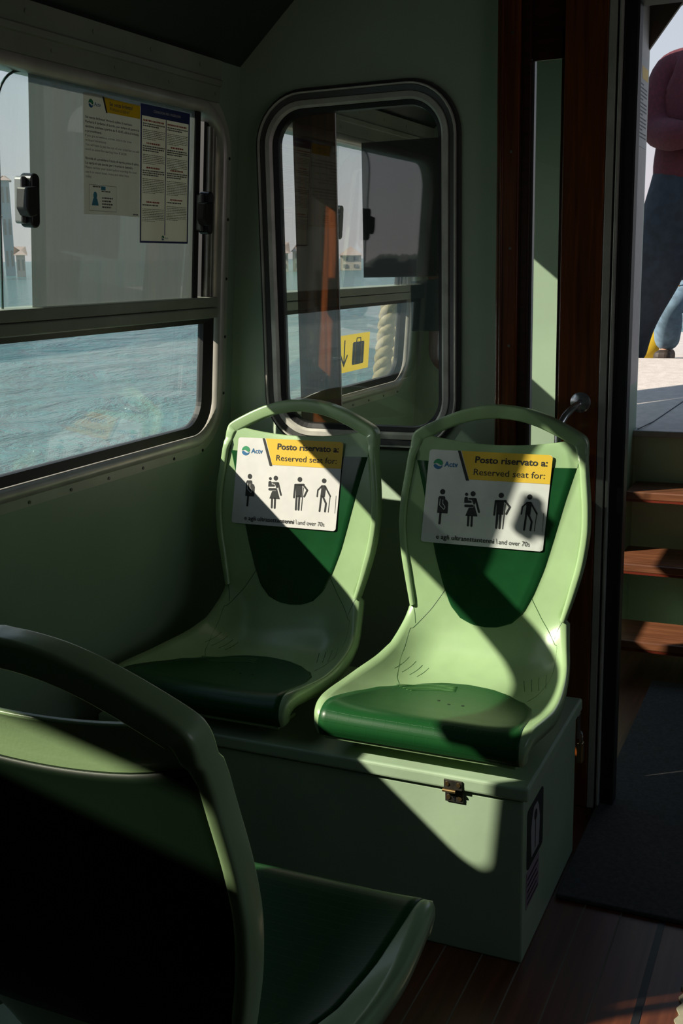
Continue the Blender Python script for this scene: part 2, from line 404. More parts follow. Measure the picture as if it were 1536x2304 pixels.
# ------------------------------------------------------------------ side windows
def screw(bm, c, n, r=.004):
    disc(bm, c, n, r, .0015, 10)
def side_window(idx, R, film, mirror=False):
    y0, y1, z0, z1, r = R
    w = empty('window_%d' % idx, LWP((y0+y1)/2, z0, 0), kind='structure')
    bm = BM(); ring(bm, R, [(-.004, -.028), (0, -.004), (.003, .008), (.012, .014), (.022, .012), (.029, .004), (.031, .001)], LWP)
    obj('frame_tube', fixn(bm), M['alu'], w, angle=50)
    bm = BM(); ring(bm, R, [(.030, .0), (.030, .003), (.052, .003), (.053, .0)], LWP)
    obj('frame_flange', fixn(bm), M['flange'], w)
    ny = max(2, int((y1-y0)/.145)); sp = []
    for k in range(ny+1):
        yy = y0 + .06 + (y1-y0-.12)*k/ny; sp.append((yy, z0-.043))
    for k in range(5): sp.append((y1+.043, z0 + .1 + (z1-z0-.2)*k/4))
    for yy, zz in sp:
        bm = BM(); screw(bm, LWP(yy, zz, .003), LN); obj('screw', bm, M['blackplastic'], w)
    # mid rail of two sections
    fb = lambda v: LWP(v.y, v.z, v.x)
    obj('mid_rail', box(-.040, .010, y0, y1-.012, 1.292, 1.3175, fb), M['trimpaint'], w, bevel=.002)
    obj('mid_rail', box(-.045, .013, y0, y1-.012, 1.2640, 1.2905, fb), M['trimpaint'], w, bevel=.003)
    obj('added_shade_ledge', box(-.095, -.03, y0+.02, y1-.03, 1.262, 1.288, fb), M['trimpaint'], w, bevel=.003)  # unseen outer ledge, added to cut the sun patch between the seats
    # lower fixed pane with rubber gasket
    RL = (y0+.02, y1-.052, z0+.022, 1.250, .085)
    bm = BM()
    ga, gb = rbot(y0+.001, y1-.010, z0+.001, 1.263, .09), rbot(y0+.02, y1-.050, z0+.021, 1.2505, .075)
    la = [bm.verts.new(LWP(a, b, -.004)) for a, b in ga]; lb = [bm.verts.new(LWP(a, b, -.010)) for a, b in gb]; lc = [bm.verts.new(LWP(a, b, -.024)) for a, b in gb]
    N = len(la)
    for k in range(N):
        bm.faces.new((la[k], la[(k+1) % N], lb[(k+1) % N], lb[k])); bm.faces.new((lb[k], lb[(k+1) % N], lc[(k+1) % N], lc[k]))
    obj('gasket', fixn(bm), M['rubber'], w, solid=.003)
    bm = plate(BM(), rbot(y0+.012, y1-.044, z0+.014, 1.256, .08), LWP, -.022, -.018)
    obj('lower_pane', fixn(bm), M['glassdusty'], w)
    # sliding sashes above the rail
    ys = -.82 if not mirror else None
    s0, s1 = (-.9035 if idx == 1 else y0+.10 if idx == 5 else (y0+y1)/2 - .145), y1 - .108
    bm = plate(BM(), rrect(s0, s1, 1.316, z1+.004, .004), LWP, -.014, -.010)
    # round the upper corner of the sash glass
    bm.free(); pts = [(s0, 1.316), (s1, 1.316), (s1, z1+.003)] + [(s0+.075+.075*cos(t), z1-.072+.075*sin(t)) for t in [pi/2+pi/2*k/8 for k in range(9)]]
    bm = plate(BM(), pts, LWP, -.014, -.010)
    sash = obj('sliding_sash', fixn(bm), M['glass'], w)
    bm = BM(); ed = [(s0+.0015, 1.318)] + [(s0+.075+.0735*cos(t), z1-.072+.0735*sin(t)) for t in [pi-pi/2*k/8 for k in range(9)]]
    tube(bm, [LWP(a, b, -.012) for a, b in ed], .0025, 6)
    obj('pane_edge', bm, mat('glass_edge', (.02, .06, .05), .3), sash)
    obj('edge_seal', box(-.018, -.005, s1-.002, s1+.020, 1.316, z1, fb), M['rubber'], sash)
    if film:
        obj('film', box(-.0098, -.0092, s0+.088, s1-.001, 1.3175, z1+.001, fb), M['film'], sash)
    obj('sliding_sash', fixn(plate(BM(), rrect(y0+.004, max(s0+.12, y0+.03), 1.316, z1+.003, .01), LWP, -.028, -.024)), M['glass'], w)
    # tracks
    for yy in (y1-.044, y1-.026, y1-.012): obj('sash_track', box(-.026, -.004, yy-.003, yy+.003, 1.317, z1-.03, fb), M['aluraw'], w)
    for yy in (y1-.052, y1-.034, y1-.018): obj('track_rubber', box(-.03, -.012, yy-.008, yy+.006, 1.317, z1-.02, fb), M['rubber'], w)
    # latches
    for yc, sg in ((s0+.064, 1), (s1+.030, 1)):
        lt = obj('latch', fixn(plate(BM(), rrect(yc-.026, yc-.002, 1.483, 1.573, .006, n=4), LWP, -.008, .010)), M['clip'], w, bevel=.002)
        obj('latch_plate', fixn(plate(BM(), rrect(yc-.013, yc+.013, 1.476, 1.580, .0125), LWP, -.006, .024)), M['blackplastic'], lt, bevel=.003)
        bm = plate(BM(), [(yc-.036, 1.512), (yc-.034, 1.552), (yc-.004, 1.556), (yc-.004, 1.500), (yc-.024, 1.496)], LWP, .004, .032)
        obj('latch_knob', fixn(bm), M['rubber'], lt, bevel=.003)
    return w
side_window(1, W1, True)
side_window(3, W3, False)
side_window(5, W5, False)
# valance above the windows
def valance(y0, y1):
    bm = BM(); fb = lambda v: LWP(v.y, v.z, v.x)
    prof = [(1.795, .0), (1.796, .012), (1.832, .012), (1.834, .018), (1.846, .020), (1.850, .015), (1.893, .017), (1.895, 0)]
    a = [bm.verts.new(LWP(y0, z, h)) for z, h in prof]; b = [bm.verts.new(LWP(y1, z, h)) for z, h in prof]
    for i in range(len(prof)-1): bm.faces.new((a[i], a[i+1], b[i+1], b[i]))
    bm.faces.new(a); bm.faces.new(b[::-1])
    for k in range(int((y1-y0)/.21)+1):
        yy = y0 + .06 + .21*k
        if yy < y1: screw(bm, LWP(yy, 1.872, .016), LN, .005); screw(bm, LWP(yy+.08, 1.815, .012), LN, .004)
    return fixn(bm)
tag(obj('trim_1', valance(-4.9, -.12), M['trimpaint']), kind='structure')
tag(obj('trim_2', valance(.06, 1.46), M['trimpaint']), kind='structure')

# ------------------------------------------------------------------ partition window and door posts
w2 = empty('window_2', (.476, 0, .966), kind='structure')
obj('gasket', fixn(ring(BM(), W2, [(-.010, -.022), (-.008, -.004), (.002, .004), (.006, .004), (.006, -.02)], BWP)), M['rubber'], w2)
obj('frame_inner', fixn(ring(BM(), W2, [(.004, -.02), (.004, .007), (.010, .013), (.022, .013), (.024, .006)], BWP)), M['aluraw'], w2, angle=40)
obj('frame_band', fixn(ring(BM(), W2, [(.022, .0), (.024, .009), (.037, .012), (.039, .004)], BWP)), M['aludark'], w2)
obj('frame_outer', fixn(ring(BM(), W2, [(.037, .0), (.0385, .017), (.042, .018), (.044, .012)], BWP)), M['aluraw'], w2, angle=40)
obj('frame_edge', fixn(ring(BM(), W2, [(.043, .0), (.043, .012), (.050, .010), (.053, .0)], BWP)), M['aludark'], w2, angle=40)
bm = plate(BM(), rrect(W2[0]-.004, W2[1]+.004, W2[2]-.004, W2[3]+.004, .085), BWP, -.014, -.009)
obj('pane', fixn(bm), M['glasspart'], w2)

def post(x0, x1, y0, y1, z0, z1, grooves=()):
    bm = BM(); bx(bm, x0, x1, y0, y1, z0, z1)
    return fixn(bm)
j = tag(obj('trim_3', post(.852, .905, -.032, .04, 0, 2.28), M['mahog'], bevel=.004), kind='structure')
obj('bead', post(.905, .928, -.020, .04, 0, 2.28), M['mahogdark'], j, bevel=.003)
obj('bead', post(.862, .868, -.036, -.03, 0, 2.28), M['mahog'], j, bevel=.002)
for z in (1.90, 1.64, 1.42, 1.19):
    bm = BM(); disc(bm, (.888, -.033, z), (0, -1, 0), .0035, .0012, 10); obj('screw', bm, M['steel'], j)
d = empty('door_1', (1.09, 0, 0), kind='structure')
obj('stile', post(1.006, 1.103, -.020, .03, 0, 2.28), M['mahog'], d, bevel=.003)
obj('stile_edge', post(.998, 1.007, -.008, .03, 0, 1.90), M['mahogdark'], d)
obj('header', post(.925, 1.01, -.008, .03, 1.844, 2.28), M['mahogdark'], d)
obj('header_bead', post(.930, 1.006, -.011, -.004, 1.838, 1.845), M['mahogdark'], d)
obj('pane', post(.928, 1.000, .010, .014, 0, 1.845), M['glasspart'], d)
obj('pane_bead', post(.927, .934, -.004, .01, .3, 1.842), M['clip'], d)
obj('track', post(1.104, 1.122, -.018, .03, .0, 2.28), M['alu'], d, bevel=.002)
obj('track_groove', post(1.121, 1.128, -.006, .03, 0, 2.28), M['rubber'], d)
obj('track', post(1.127, 1.134, -.020, .03, 0, 2.28), M['alu'], d, bevel=.002)
obj('door_edge', post(1.135, 1.168, -.005, .045, 0, 2.28), M['rubber'], d, bevel=.004)
obj('door_lintel', post(1.16, 2.1, -.02, .06, 1.943, 2.0), M['rubber'], d)
# post seen through the partition window
tag(obj('trim_4', post(.286, .407, .030, .044, 0, 2.26), M['mahog'], bevel=.004), kind='structure')

# ------------------------------------------------------------------ grab handle on the door stile
h = empty('grab_handle', (1.063, -.02, .95), 'chrome D-shaped grab handle on the mahogany door post', 'handle')
pts = [(1.063, -.02, 1.056)]
for k in range(1, 13):
    t = pi*k/12 - pi/2
pts = [(1.063, -.020, 1.056), (1.060, -.048, 1.053), (1.053, -.076, 1.045), (1.044, -.097, 1.032), (1.036, -.110, 1.015), (1.032, -.116, .99), (1.031, -.117, .945),
       (1.032, -.116, .90), (1.036, -.110, .875), (1.044, -.097, .858), (1.053, -.076, .845), (1.060, -.048, .837), (1.063, -.020, .834)]
obj('bar', tube(BM(), pts, .0085, 14), M['chrome'], h, smooth=True)
for z in (1.056, .834):
    bm = tube(BM(), [(1.063, -.020, z), (1.063, -.024, z), (1.063, -.028, z)], [.0245, .0245, .017], 24)
    obj('flange', bm, M['chrome'], h, angle=40)

# ------------------------------------------------------------------ seats
LID = .391
PR = [(-.166, .992, .206, 0, 0), (-.176, .955, .2105, -.003, 0), (-.186, .90, .2185, -.006, 0), (-.197, .84, .2275, -.008, 0), (-.208, .775, .231, -.010, 0),
      (-.219, .70, .223, -.010, 0), (-.232, .63, .205, -.008, 0), (-.243, .585, .190, -.006, 0), (-.252, .552, .192, -.014, .004),
      (-.266, .515, .200, -.032, .012), (-.290, .475, .208, -.036, .032), (-.335, .447, .214, -.016, .052), (-.40, .438, .222, 0, .052),
      (-.48, .442, .232, 0, .045), (-.56, .455, .236, 0, .033), (-.64, .474, .232, 0, .022), (-.695, .487, .226, 0, .012),
      (-.724, .482, .222, 0, .004), (-.735, .460, .219, 0, 0), (-.727, .436, .216, 0, 0)]
def prof(s):
    i = min(int(s), len(PR)-2); t = s-i
    p0, p1, p2, p3 = PR[max(i-1, 0)], PR[i], PR[i+1], PR[min(i+2, len(PR)-1)]
    return [.5*((2*b) + (c-a)*t + (2*a-5*b+4*c-dd)*t*t + (3*b-a-3*c+dd)*t**3) for a, b, c, dd in zip(p0, p1, p2, p3)]
SMAX = len(PR)-1
def surf(x, s, off=0.):
    """point of the seat shell at lateral x, profile parameter s, pushed off towards the sitter"""
    y, z, w, fy, fz = prof(s)
    e0, e1 = prof(max(0, s-.02)), prof(min(SMAX, s+.02))
    ty, tz = e1[0]-e0[0], e1[1]-e0[1]; L = sqrt(ty*ty+tz*tz) or 1; ty /= L; tz /= L
    t = min(1.0, abs(x)/w); e = max(0, (t-.5)/.5)**2
    if s < 2: z -= .026*(1-t*t)*(1-s/2)
    return Vector((x, y+fy*e, z+fz*e)) - Vector((0, -tz, ty))*off, Vector((0, -tz, ty))
def s_at(kind, v):
    a, b = (0., 9.) if kind == 'z' else (9., 17.)
    for _ in range(40):
        mth = (a+b)/2; p = prof(mth)
        if (p[1] > v if kind == 'z' else p[0] > v): a = mth
        else: b = mth
    return (a+b)/2
def lerp_tab(tab, v):
    if v <= tab[0][0]: return tab[0][1]
    for (a, p), (b, q) in zip(tab, tab[1:]):
        if v <= b: return p + (q-p)*(v-a)/(b-a)
    return tab[-1][1]
def grid(bm, rows):
    V = [[bm.verts.new(p) for p in r] for r in rows]
    for i in range(len(V)-1):
        for k in range(len(V[0])-1):
            bm.faces.new((V[i][k], V[i][k+1], V[i+1][k+1], V[i+1][k]))
    return bm
BACKTAB = [(.543, 0.), (.546, .032), (.557, .062), (.585, .090), (.63, .111), (.69, .132), (.76, .150), (.85, .172), (.926, .193)]
SEATTAB = [(-.735, .212), (-.66, .206), (-.58, .196), (-.50, .176), (-.445, .146), (-.405, .103), (-.385, .058), (-.378, 0.)]
RIMOUT = [(.190, .578), (.205, .63), (.2225, .70), (.2315, .775), (.2285, .84), (.2205, .90), (.2145, .95), (.2125, .98), (.206, .993), (.190, 1.003), (.15, 1.023),
          (.11, 1.040), (.07, 1.052), (.03, 1.058), (0, 1.059)]

def make_seat(root):
    base = root.location.copy()
    T = lambda p: p + Vector((base.x, base.y+.44, base.z-LID))     # shell coordinates -> world at the first seat's place
    # shell
    rows = []
    for i in range(0, 96):
        s = SMAX*i/95; w = prof(s)[2]; r = []
        inn = max(0, min(1, (7.35-s)/.35)); w -= .009*inn
        fl = []
        for sg in (-1, 1):
            pe, nb = surf(sg*w, s)
            dep = .030 - .022*inn
            fl.append([pe + Vector((sg*.003*(1-inn), 0, 0)) + nb*dep*.17, pe + Vector((sg*.005*(1-inn), 0, 0)) + nb*dep*.5, pe + Vector((sg*.003*(1-inn), 0, 0)) + nb*dep])
        r = fl[0][::-1] + [surf(w*(-1+2*k/32), s)[0] for k in range(33)] + fl[1]
        rows.append([T(p) for p in r])
    sh = obj('shell', fixn(grid(BM(), rows)), M['shell'], root, smooth=True, solid=.006, soff=0)
    # rim with the arched hand hold
    out = [Vector(p) for p in RIMOUT]
    # smooth the outline a little
    dense = []
    for i in range(len(out)-1):
        for k in range(5): dense.append(out[i].lerp(out[i+1], k/5))
    dense.append(out[-1])
    for _ in range(4):
        dense = [dense[0]] + [(dense[i-1]+dense[i]*2+dense[i+1])/4 for i in range(1, len(dense)-1)] + [Vector((0, (dense[-2].y+dense[-1].y)/2+.0005))]
    full = [Vector((-p.x, p.y)) for p in dense] + [p for p in dense[::-1]][1:]
    def ybk(z):
        if z > .985: return -.168 + (z-.985)*.2
        return prof(s_at('z', z))[0]
    sec = []
    for k in range(len(full)):
        t = (full[min(k+1, len(full)-1)]-full[max(k-1, 0)]).normalized(); nin = Vector((t.y, -t.x))
        c = full[k]; z = c.y
        wd = .017 + (.031-.017)*min(1, max(0, (z-.93)/.06)) ; wd -= .004*max(0, min(1, (.66-z)/.08))
        dfr, dbk = -.009, .028
        rad = .006
        loop = []
        corners = [(rad, rad), (wd-rad, rad), (wd-rad, dbk-dfr-rad), (rad, dbk-dfr-rad)]
        for (ca, cb), st in zip(corners, (180, 270, 0, 90)):
            for j in range(5):
                an = radians(st + 90*j/4); loop.append((ca+rad*cos(an), dfr+cb+rad*sin(an)))
        # fy keeps the rim on the cupped shell edge
        ring_ = []
        for a, dpt in loop:
            q = c + nin*a; y0_ = ybk(min(z, 1.06)); ef = -.008 if z < .95 else 0
            ring_.append(T(Vector((q.x, y0_ + ef*min(1, (.99-min(z, .99))/.06) + dpt, q.y))))
        sec.append(ring_)
    bm = BM(); V = [[bm.verts.new(p) for p in r] for r in sec]; n = len(V[0])
    for i in range(len(V)-1):
        for k in range(n): bm.faces.new((V[i][k], V[i][(k+1) % n], V[i+1][(k+1) % n], V[i+1][k]))
    bm.faces.new(V[0]); bm.faces.new(V[-1][::-1])
    obj('rim_with_handle', fixn(bm), M['shell'], root, angle=50)
    # dark back inlay
    rows = []
    za, zb = .926, .5432
    for i in range(41):
        u = i/40; z = za + (zb-za)*(u if u < .6 else .6 + .4*(1-(1-(u-.6)/.4)**2))
        s = s_at('z', z); hw = lerp_tab(BACKTAB, z)
        hw = max(hw, .002)
        r = [surf(hw*(-1+2*k/20), s, .0042)[0] for k in range(21)]
        r = [surf(-hw*1.003-.0006, s, .0025)[0]] + r + [surf(hw*1.003+.0006, s, .0025)[0]]
        rows.append([T(p) for p in r])
    obj('back_inlay', fixn(grid(BM(), rows)), M['backpad'], root, smooth=True)
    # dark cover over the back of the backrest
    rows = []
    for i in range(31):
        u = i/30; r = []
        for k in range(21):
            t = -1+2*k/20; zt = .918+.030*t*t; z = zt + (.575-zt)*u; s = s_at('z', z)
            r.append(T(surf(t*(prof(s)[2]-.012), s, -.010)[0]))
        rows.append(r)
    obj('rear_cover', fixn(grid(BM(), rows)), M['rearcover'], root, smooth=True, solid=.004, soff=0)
    # dark seat pad rolling over the front lip
    rows = []
    sa, sb = s_at('y', -.3785), SMAX-.12
    for i in range(61):
        u = i/60; s = sa + (sb-sa)*u**1.35; y = prof(s)[0]
        hw = max(.002, lerp_tab(SEATTAB, y) if s < 18 else .212)
        r = [surf(hw*(-1+2*k/28), s, .0045)[0] for k in range(29)]
        r = [surf(-hw-.001, s, .0026)[0]] + r + [surf(hw+.001, s, .0026)[0]]
        rows.append([T(p) for p in r])
    pad = obj('seat_pad', fixn(grid(BM(), rows)), M['seatpad'], root, smooth=True)
    for hx, hy in ((-.03, -.505), (.0, -.525), (.03, -.52)):
        bm = BM(); p, nb = surf(hx, s_at('y', hy), .0048); disc(bm, T(p), -nb, .0035, .0004, 12)
        obj('drain_hole', bm, M['rubber'], pad)
    bm = BM()
    for q in range(5):
        ln = []
        for k in range(14):
            a = pi*(.53 + .30*k/13); rr = .12 + .011*q
            x, y = -.005 + rr*cos(a)*1.05, -.50 + rr*sin(a)*.62
            ln.append(T(surf(x, s_at('y', y), .005)[0]))
        tube(bm, ln, .0008, 5)
    obj('contour_ridges', bm, M['ridge'], pad, smooth=True)
    # moulding seams of the shell
    def seam(pts, kind):
        bm = BM()
        ps = [(x, s_at(k, v)) for x, k, v in pts]; dn_ = []
        for i in range(len(ps)-1):
            p0, p1, p2, p3 = ps[max(i-1, 0)], ps[i], ps[i+1], ps[min(i+2, len(ps)-1)]
            for q in range(6):
                t = q/6; x, s = [.5*((2*b) + (c-a)*t + (2*a-5*b+4*c-d_)*t*t + (3*b-a-3*c+d_)*t**3) for a, b, c, d_ in zip(p0, p1, p2, p3)]
                dn_.append(T(surf(x, s, .0030)[0]))
        dn_.append(T(surf(*ps[-1], .0030)[0])); tube(bm, dn_, .0009, 5); obj('moulding_line', bm, M['seam'], root)
    for sg in (-1, 1):
        seam([(sg*.199, 'z', .975), (sg*.197, 'z', .95), (sg*.195, 'z', .927)], 0)
        seam([(sg*.1065, 'z', .62), (sg*.125, 'z', .59), (sg*.150, 'z', .555), (sg*.172, 'z', .525), (sg*.180, 'z', .495), (sg*.182, 'y', -.325), (sg*.176, 'y', -.365), (sg*.165, 'y', -.41), (sg*.150, 'y', -.436)], 0)
        seam([(sg*.186, 'z', .583), (sg*.178, 'z', .565), (sg*.170, 'z', .535)], 0)
        for q in range(4):
            xx = sg*(.115+.017*q); seam([(xx, 'y', -.330+.004*q), (xx+sg*.006, 'y', -.35), (xx+sg*.014, 'y', -.375-.004*q)], 0)
    # bracket under the seat
    bm = BM()
    bx(bm, base.x-.13, base.x+.13, base.y-.16, base.y+.14, LID+.0005, LID+.012)
    for xx in (-.10, .10): bx(bm, base.x+xx-.015, base.x+xx+.015, base.y-.15, base.y+.13, LID+.012, .436)
    obj('mounting_bracket', fixn(bm), M['blackplastic'], root)
    bm = BM(); bx(bm, base.x-.205, base.x+.205, base.y-.285, base.y-.20, LID+.034, LID+.041)
    obj('front_lip', fixn(bm), M['shell'], root, bevel=.003)
    return T

G8 = ((135, 65), (1465, 130), (1395, 1135), (70, 1030))
def z8(p):
    """drawing coordinates of the reserved-seat sticker -> (a, b) in the unit square"""
    x, y = p
    a = b = .5
    (x0, y0), (x1, y1), (x2, y2), (x3, y3) = G8
    for _ in range(12):
        fx = x0*(1-a)*(1-b)+x1*a*(1-b)+x2*a*b+x3*(1-a)*b - x; fy = y0*(1-a)*(1-b)+y1*a*(1-b)+y2*a*b+y3*(1-a)*b - y
        ax = (x1-x0)*(1-b)+(x2-x3)*b; bx_ = (x3-x0)*(1-a)+(x2-x1)*a; ay = (y1-y0)*(1-b)+(y2-y3)*b; by = (y3-y0)*(1-a)+(y2-y1)*a
        dt = ax*by-bx_*ay; a -= (fx*by-fy*bx_)/dt; b -= (ax*fy-ay*fx)/dt
    return a, b
def logo_polys(cx, cy, r, asp=1.0):
    """round emblem: green upper, blue lower, pale wave between; b grows downward"""
    up = [(cx+r*cos(t), cy-asp*r*sin(t)) for t in [radians(4+172*k/16) for k in range(17)]]
    wv = [(cx-r+2*r*k/10, cy+asp*r*(.02-.20*sin(pi*2*k/10-.5))) for k in range(11)]
    g = up + wv[1:-1]
    lo = [(cx+r*cos(t), cy-asp*r*sin(t)) for t in [radians(176+172*k/16+10) for k in range(16)]]
    wl = [(cx+r*.98-1.96*r*k/10, cy+asp*r*(.26+.20*sin(pi*2*k/10-.3))) for k in range(11)]
    return g, [p for p in lo if p[1] > cy+asp*r*.2] + wl[1:-1]
def sticker(root, T, xc, zt=.951, Wd=.300, Hd=.221, curl=False):
    def P(s_z):
        q = prof(s_at('z', s_z)); return Vector((0, q[0], q[1])), surf(0, s_at('z', s_z))[1]
    pt, _ = P(zt); pb, _ = P(zt-Hd); _, nb = P(zt-Hd*.5)
    def mp(a, b, h):
        p = pt.lerp(pb, b)
        q = Vector((xc + (a-.5)*Wd + .018*0 , p.y, p.z)) - nb*(.0082+h)
        # the sheet hangs slightly askew
        q.x -= .011*(b-.5)*2*.5
        if curl:
            k = max(0, (a-.86)/.14)*max(0, (.16-b)/.16); q += Vector((-.004*k, -.012*k, -.006*k))
        return T(q)
    rr = [(a, b) for a, b in rrect(0, 1, 0, 1, .028, n=5)]
    bm = BM(); asp = Wd/Hd
    base = [(a, .5+(b-.5)) for a, b in rr]
    st = obj('sticker', face_to(plate(BM(), base, mp, -.0003, 0), (0, -1, 0)), M['white'], root)
    K = .0006
    zz = lambda L: [z8(p) for p in L]
    yel = [(.268, 0), (.972, 0), (.99, .008), (1, .03), (1, .298), (.352, .298)]
    obj('yellow_panel', face_to(polys(BM(), [yel], mp, K), (0, -1, 0)), M['yellow'], st)
    obj('slash', face_to(polys(BM(), [[(.237, 0), (.258, 0), (.352, .312), (.328, .312)]], mp, K*1.5), (0, -1, 0)), M['black'], st)
    g, b_ = logo_polys(.083, .152, .040, asp)
    lg = obj('emblem', face_to(polys(BM(), [g], mp, K), (0, -1, 0)), M['green'], st)
    bm = polys(BM(), [b_], mp, K); text_polys('Actv', .136, .248, .176, .058, .018, mp, K, -1, bm)
    obj('emblem_lettering', face_to(bm, (0, -1, 0)), M['blue'], st)
    bm = text_polys('Posto riservato a:', .388, .965, .117, .070, .022, mp, K*2, -1)
    text_polys('Reserved seat for:', .386, .955, .247, .070, 0, mp, K*2, -1, bm)
    text_polys('e agli ultrasettantenni', .127, .606, .955, .052, .010, mp, K*2, -1, bm)
    text_polys('\\', .622, .634, .955, .056, .01, mp, K*2, -1, bm)
    text_polys('and over 70s', .645, .892, .957, .052, -.004, mp, K*2, -1, bm)
    polys_l = [[(.975, .60), (.978, .60), (.981, .80), (.978, .80)]]
    bm2 = BM(); polys(bm2, polys_l, mp, K)
    obj('lettering', face_to(bm, (0, -1, 0)), M['black'], st)
    obj('small_print', face_to(bm2, (0, -1, 0)), M['textgrey'], st)
    # pictograms
    f1 = [circ((297, 508), 28), [(250, 575), (262, 553), (318, 553), (328, 566), (329, 588), (350, 600), (363, 627), (360, 737), (244, 729), (251, 600)],
          stroke([(281, 730), (274, 838)], 24)]
    arm = [stroke(L, 6) for L in ([(274, 585), (270, 648), (318, 693)], [(318, 693), (333, 668), (304, 632), (305, 592)])]
    f2 = [circ((563, 535), 17), circ((633, 530), 27), [(541, 573), (552, 562), (570, 562), (580, 574), (581, 598), (616, 601), (622, 612), (620, 625), (540, 625)],
          stroke([(556, 655), (628, 657)], 28), [(586, 574), (655, 574), (668, 582), (660, 640), (648, 640), (690, 768), (558, 760), (592, 676), (640, 676), (648, 650), (622, 594), (590, 590)],
          stroke([(664, 585), (704, 720)], 20), stroke([(592, 760), (590, 862)], 22), stroke([(630, 762), (628, 866)], 22)]
    f3 = [circ((938, 547), 28), stroke([(882, 606), (988, 606)], 22), [(893, 604), (970, 604), (966, 748), (892, 744)], stroke([(881, 610), (870, 750)], 20),
          stroke([(986, 612), (1035, 668), (998, 740)], 20), stroke([(903, 738), (897, 886)], 22), stroke([(937, 738), (931, 888)], 22), stroke([(984, 640), (966, 896)], 9)]
    f4 = [circ((1240, 563), 27), [(1207, 614), (1255, 614), (1264, 640), (1252, 748), (1199, 742), (1208, 660)], stroke([(1214, 622), (1166, 668), (1159, 740)], 15),
          stroke([(1254, 624), (1320, 738)], 17), stroke([(1211, 735), (1193, 906)], 20), stroke([(1230, 742), (1270, 820), (1260, 910)], 20), stroke([(1318, 745), (1300, 918)], 7)]
    for f in (f1, f2, f3, f4):
        o = obj('pictogram', face_to(polys(BM(), [zz(L) for L in f], mp, K), (0, -1, 0)), M['black'], st)
    bm = polys(BM(), [zz(L) for L in arm] + [zz(stroke([(590, 640), (640, 640)], 5))], mp, K*1.8)
    obj('pictogram_lines', face_to(bm, (0, -1, 0)), M['white'], st)
    return st

def seat_at(x, label):
    r = empty('moulded_seat', (x, -.44, LID), label, 'seat', 'moulded plastic passenger seats')
    return r, make_seat(r)
CR, CL = .900, .382
s1, T1 = seat_at(CR, 'pale green moulded seat with reserved sticker nearer the doorway, sunlit')
sticker(s1, T1, -.018)
def dup(o, parent=None):
    c = o.copy(); link(c)
    if parent is not None: c.parent = parent
    for ch in list(o.children):
        if not ch.name.startswith('sticker'): dup(ch, c)
    return c
s2 = dup(s1); s2.location.x = CL
s2['label'] = 'pale green moulded seat with reserved sticker in the corner under the side window'
T2 = lambda p: p + Vector((CL, 0, 0))
sticker(s2, T2, -.028, zt=.958)
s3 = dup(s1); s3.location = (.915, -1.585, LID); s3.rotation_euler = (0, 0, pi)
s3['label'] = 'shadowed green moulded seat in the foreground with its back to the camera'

# ------------------------------------------------------------------ lockers the seats stand on
def locker(x0, x1, yf, yb, sgn, label, details):
    """yf is the front (hinge) side"""
    r = empty('storage_locker', ((x0+x1)/2, (yf+yb)/2, 0), label, 'locker')
    a, b = min(yf, yb), max(yf, yb)
    obj('body', box(x0, x1-.012, a+.010, b-.010, 0, .356), M['locker'], r, bevel=.004)
    obj('lid', box(x0, x1, a, b, .361, LID), M['locker'], r, bevel=.006, seg=3)
    obj('lid_gap', box(x0+.004, x1-.02, a+.016, b-.016, .355, .362), M['rubber'], r)
    if details:
        f = a+.009
        hg = obj('latch_hinge', box(.959, .997, a-.0035, a, .3632, .3835), M['steel'], r, bevel=.001)
        obj('leaf', box(.959, .997, f-.0035, f+.001, .332, .357), M['steel'], hg, bevel=.001)
        bm = tube(BM(), [(.957, a-.004, .360), (.984, a-.004, .360)], .0035, 10); obj('knuckle', bm, M['brass'], hg)
        for xx in (.966, .990):
            bm = BM(); disc(bm, (xx, a-.0035, .375), (0, -1, 0), .0045, .0018, 12); obj('screw', bm, M['brass'], hg)
            bm = BM(); disc(bm, (xx, f-.0035, .342), (0, -1, 0), .0045, .0018, 12); obj('screw', bm, M['brass'], hg)
        bm = BM(); disc(bm, (.978, f-.004, .345), (0, -1, 0), .003, .0006, 10); bx(bm, .9765, .9795, f-.0046, f-.004, .335, .345)
        obj('keyhole', fixn(bm), M['rubber'], hg)
    return r
lk = locker(.115, 1.131, -.727, -.235, -1, 'pale green painted wooden locker under the two reserved seats, metal latch on its front', True)
locker(.16, 1.03, -1.33, -1.86, 1, 'pale green locker under the foreground seat', False)
# hasp and padlock at the back right corner of the locker
ha = empty('padlock', (1.125, -.228, .30), 'old brass padlock hanging from a hasp at the locker back corner', 'padlock')
bm = box(1.120, 1.134, -.236, -.216, .225, .275); obj('body', bm, M['brass'], ha, bevel=.003)
bm = tube(BM(), [(1.124, -.226, .273), (1.124, -.226, .295), (1.127, -.226, .302), (1.130, -.226, .295), (1.130, -.226, .273)], .0025, 8); obj('shackle', bm, M['chrome'], ha, smooth=True)
bm = box(1.119, 1.123, -.240, -.212, .288, .345); obj('hasp', bm, M['steel'], ha, bevel=.001)
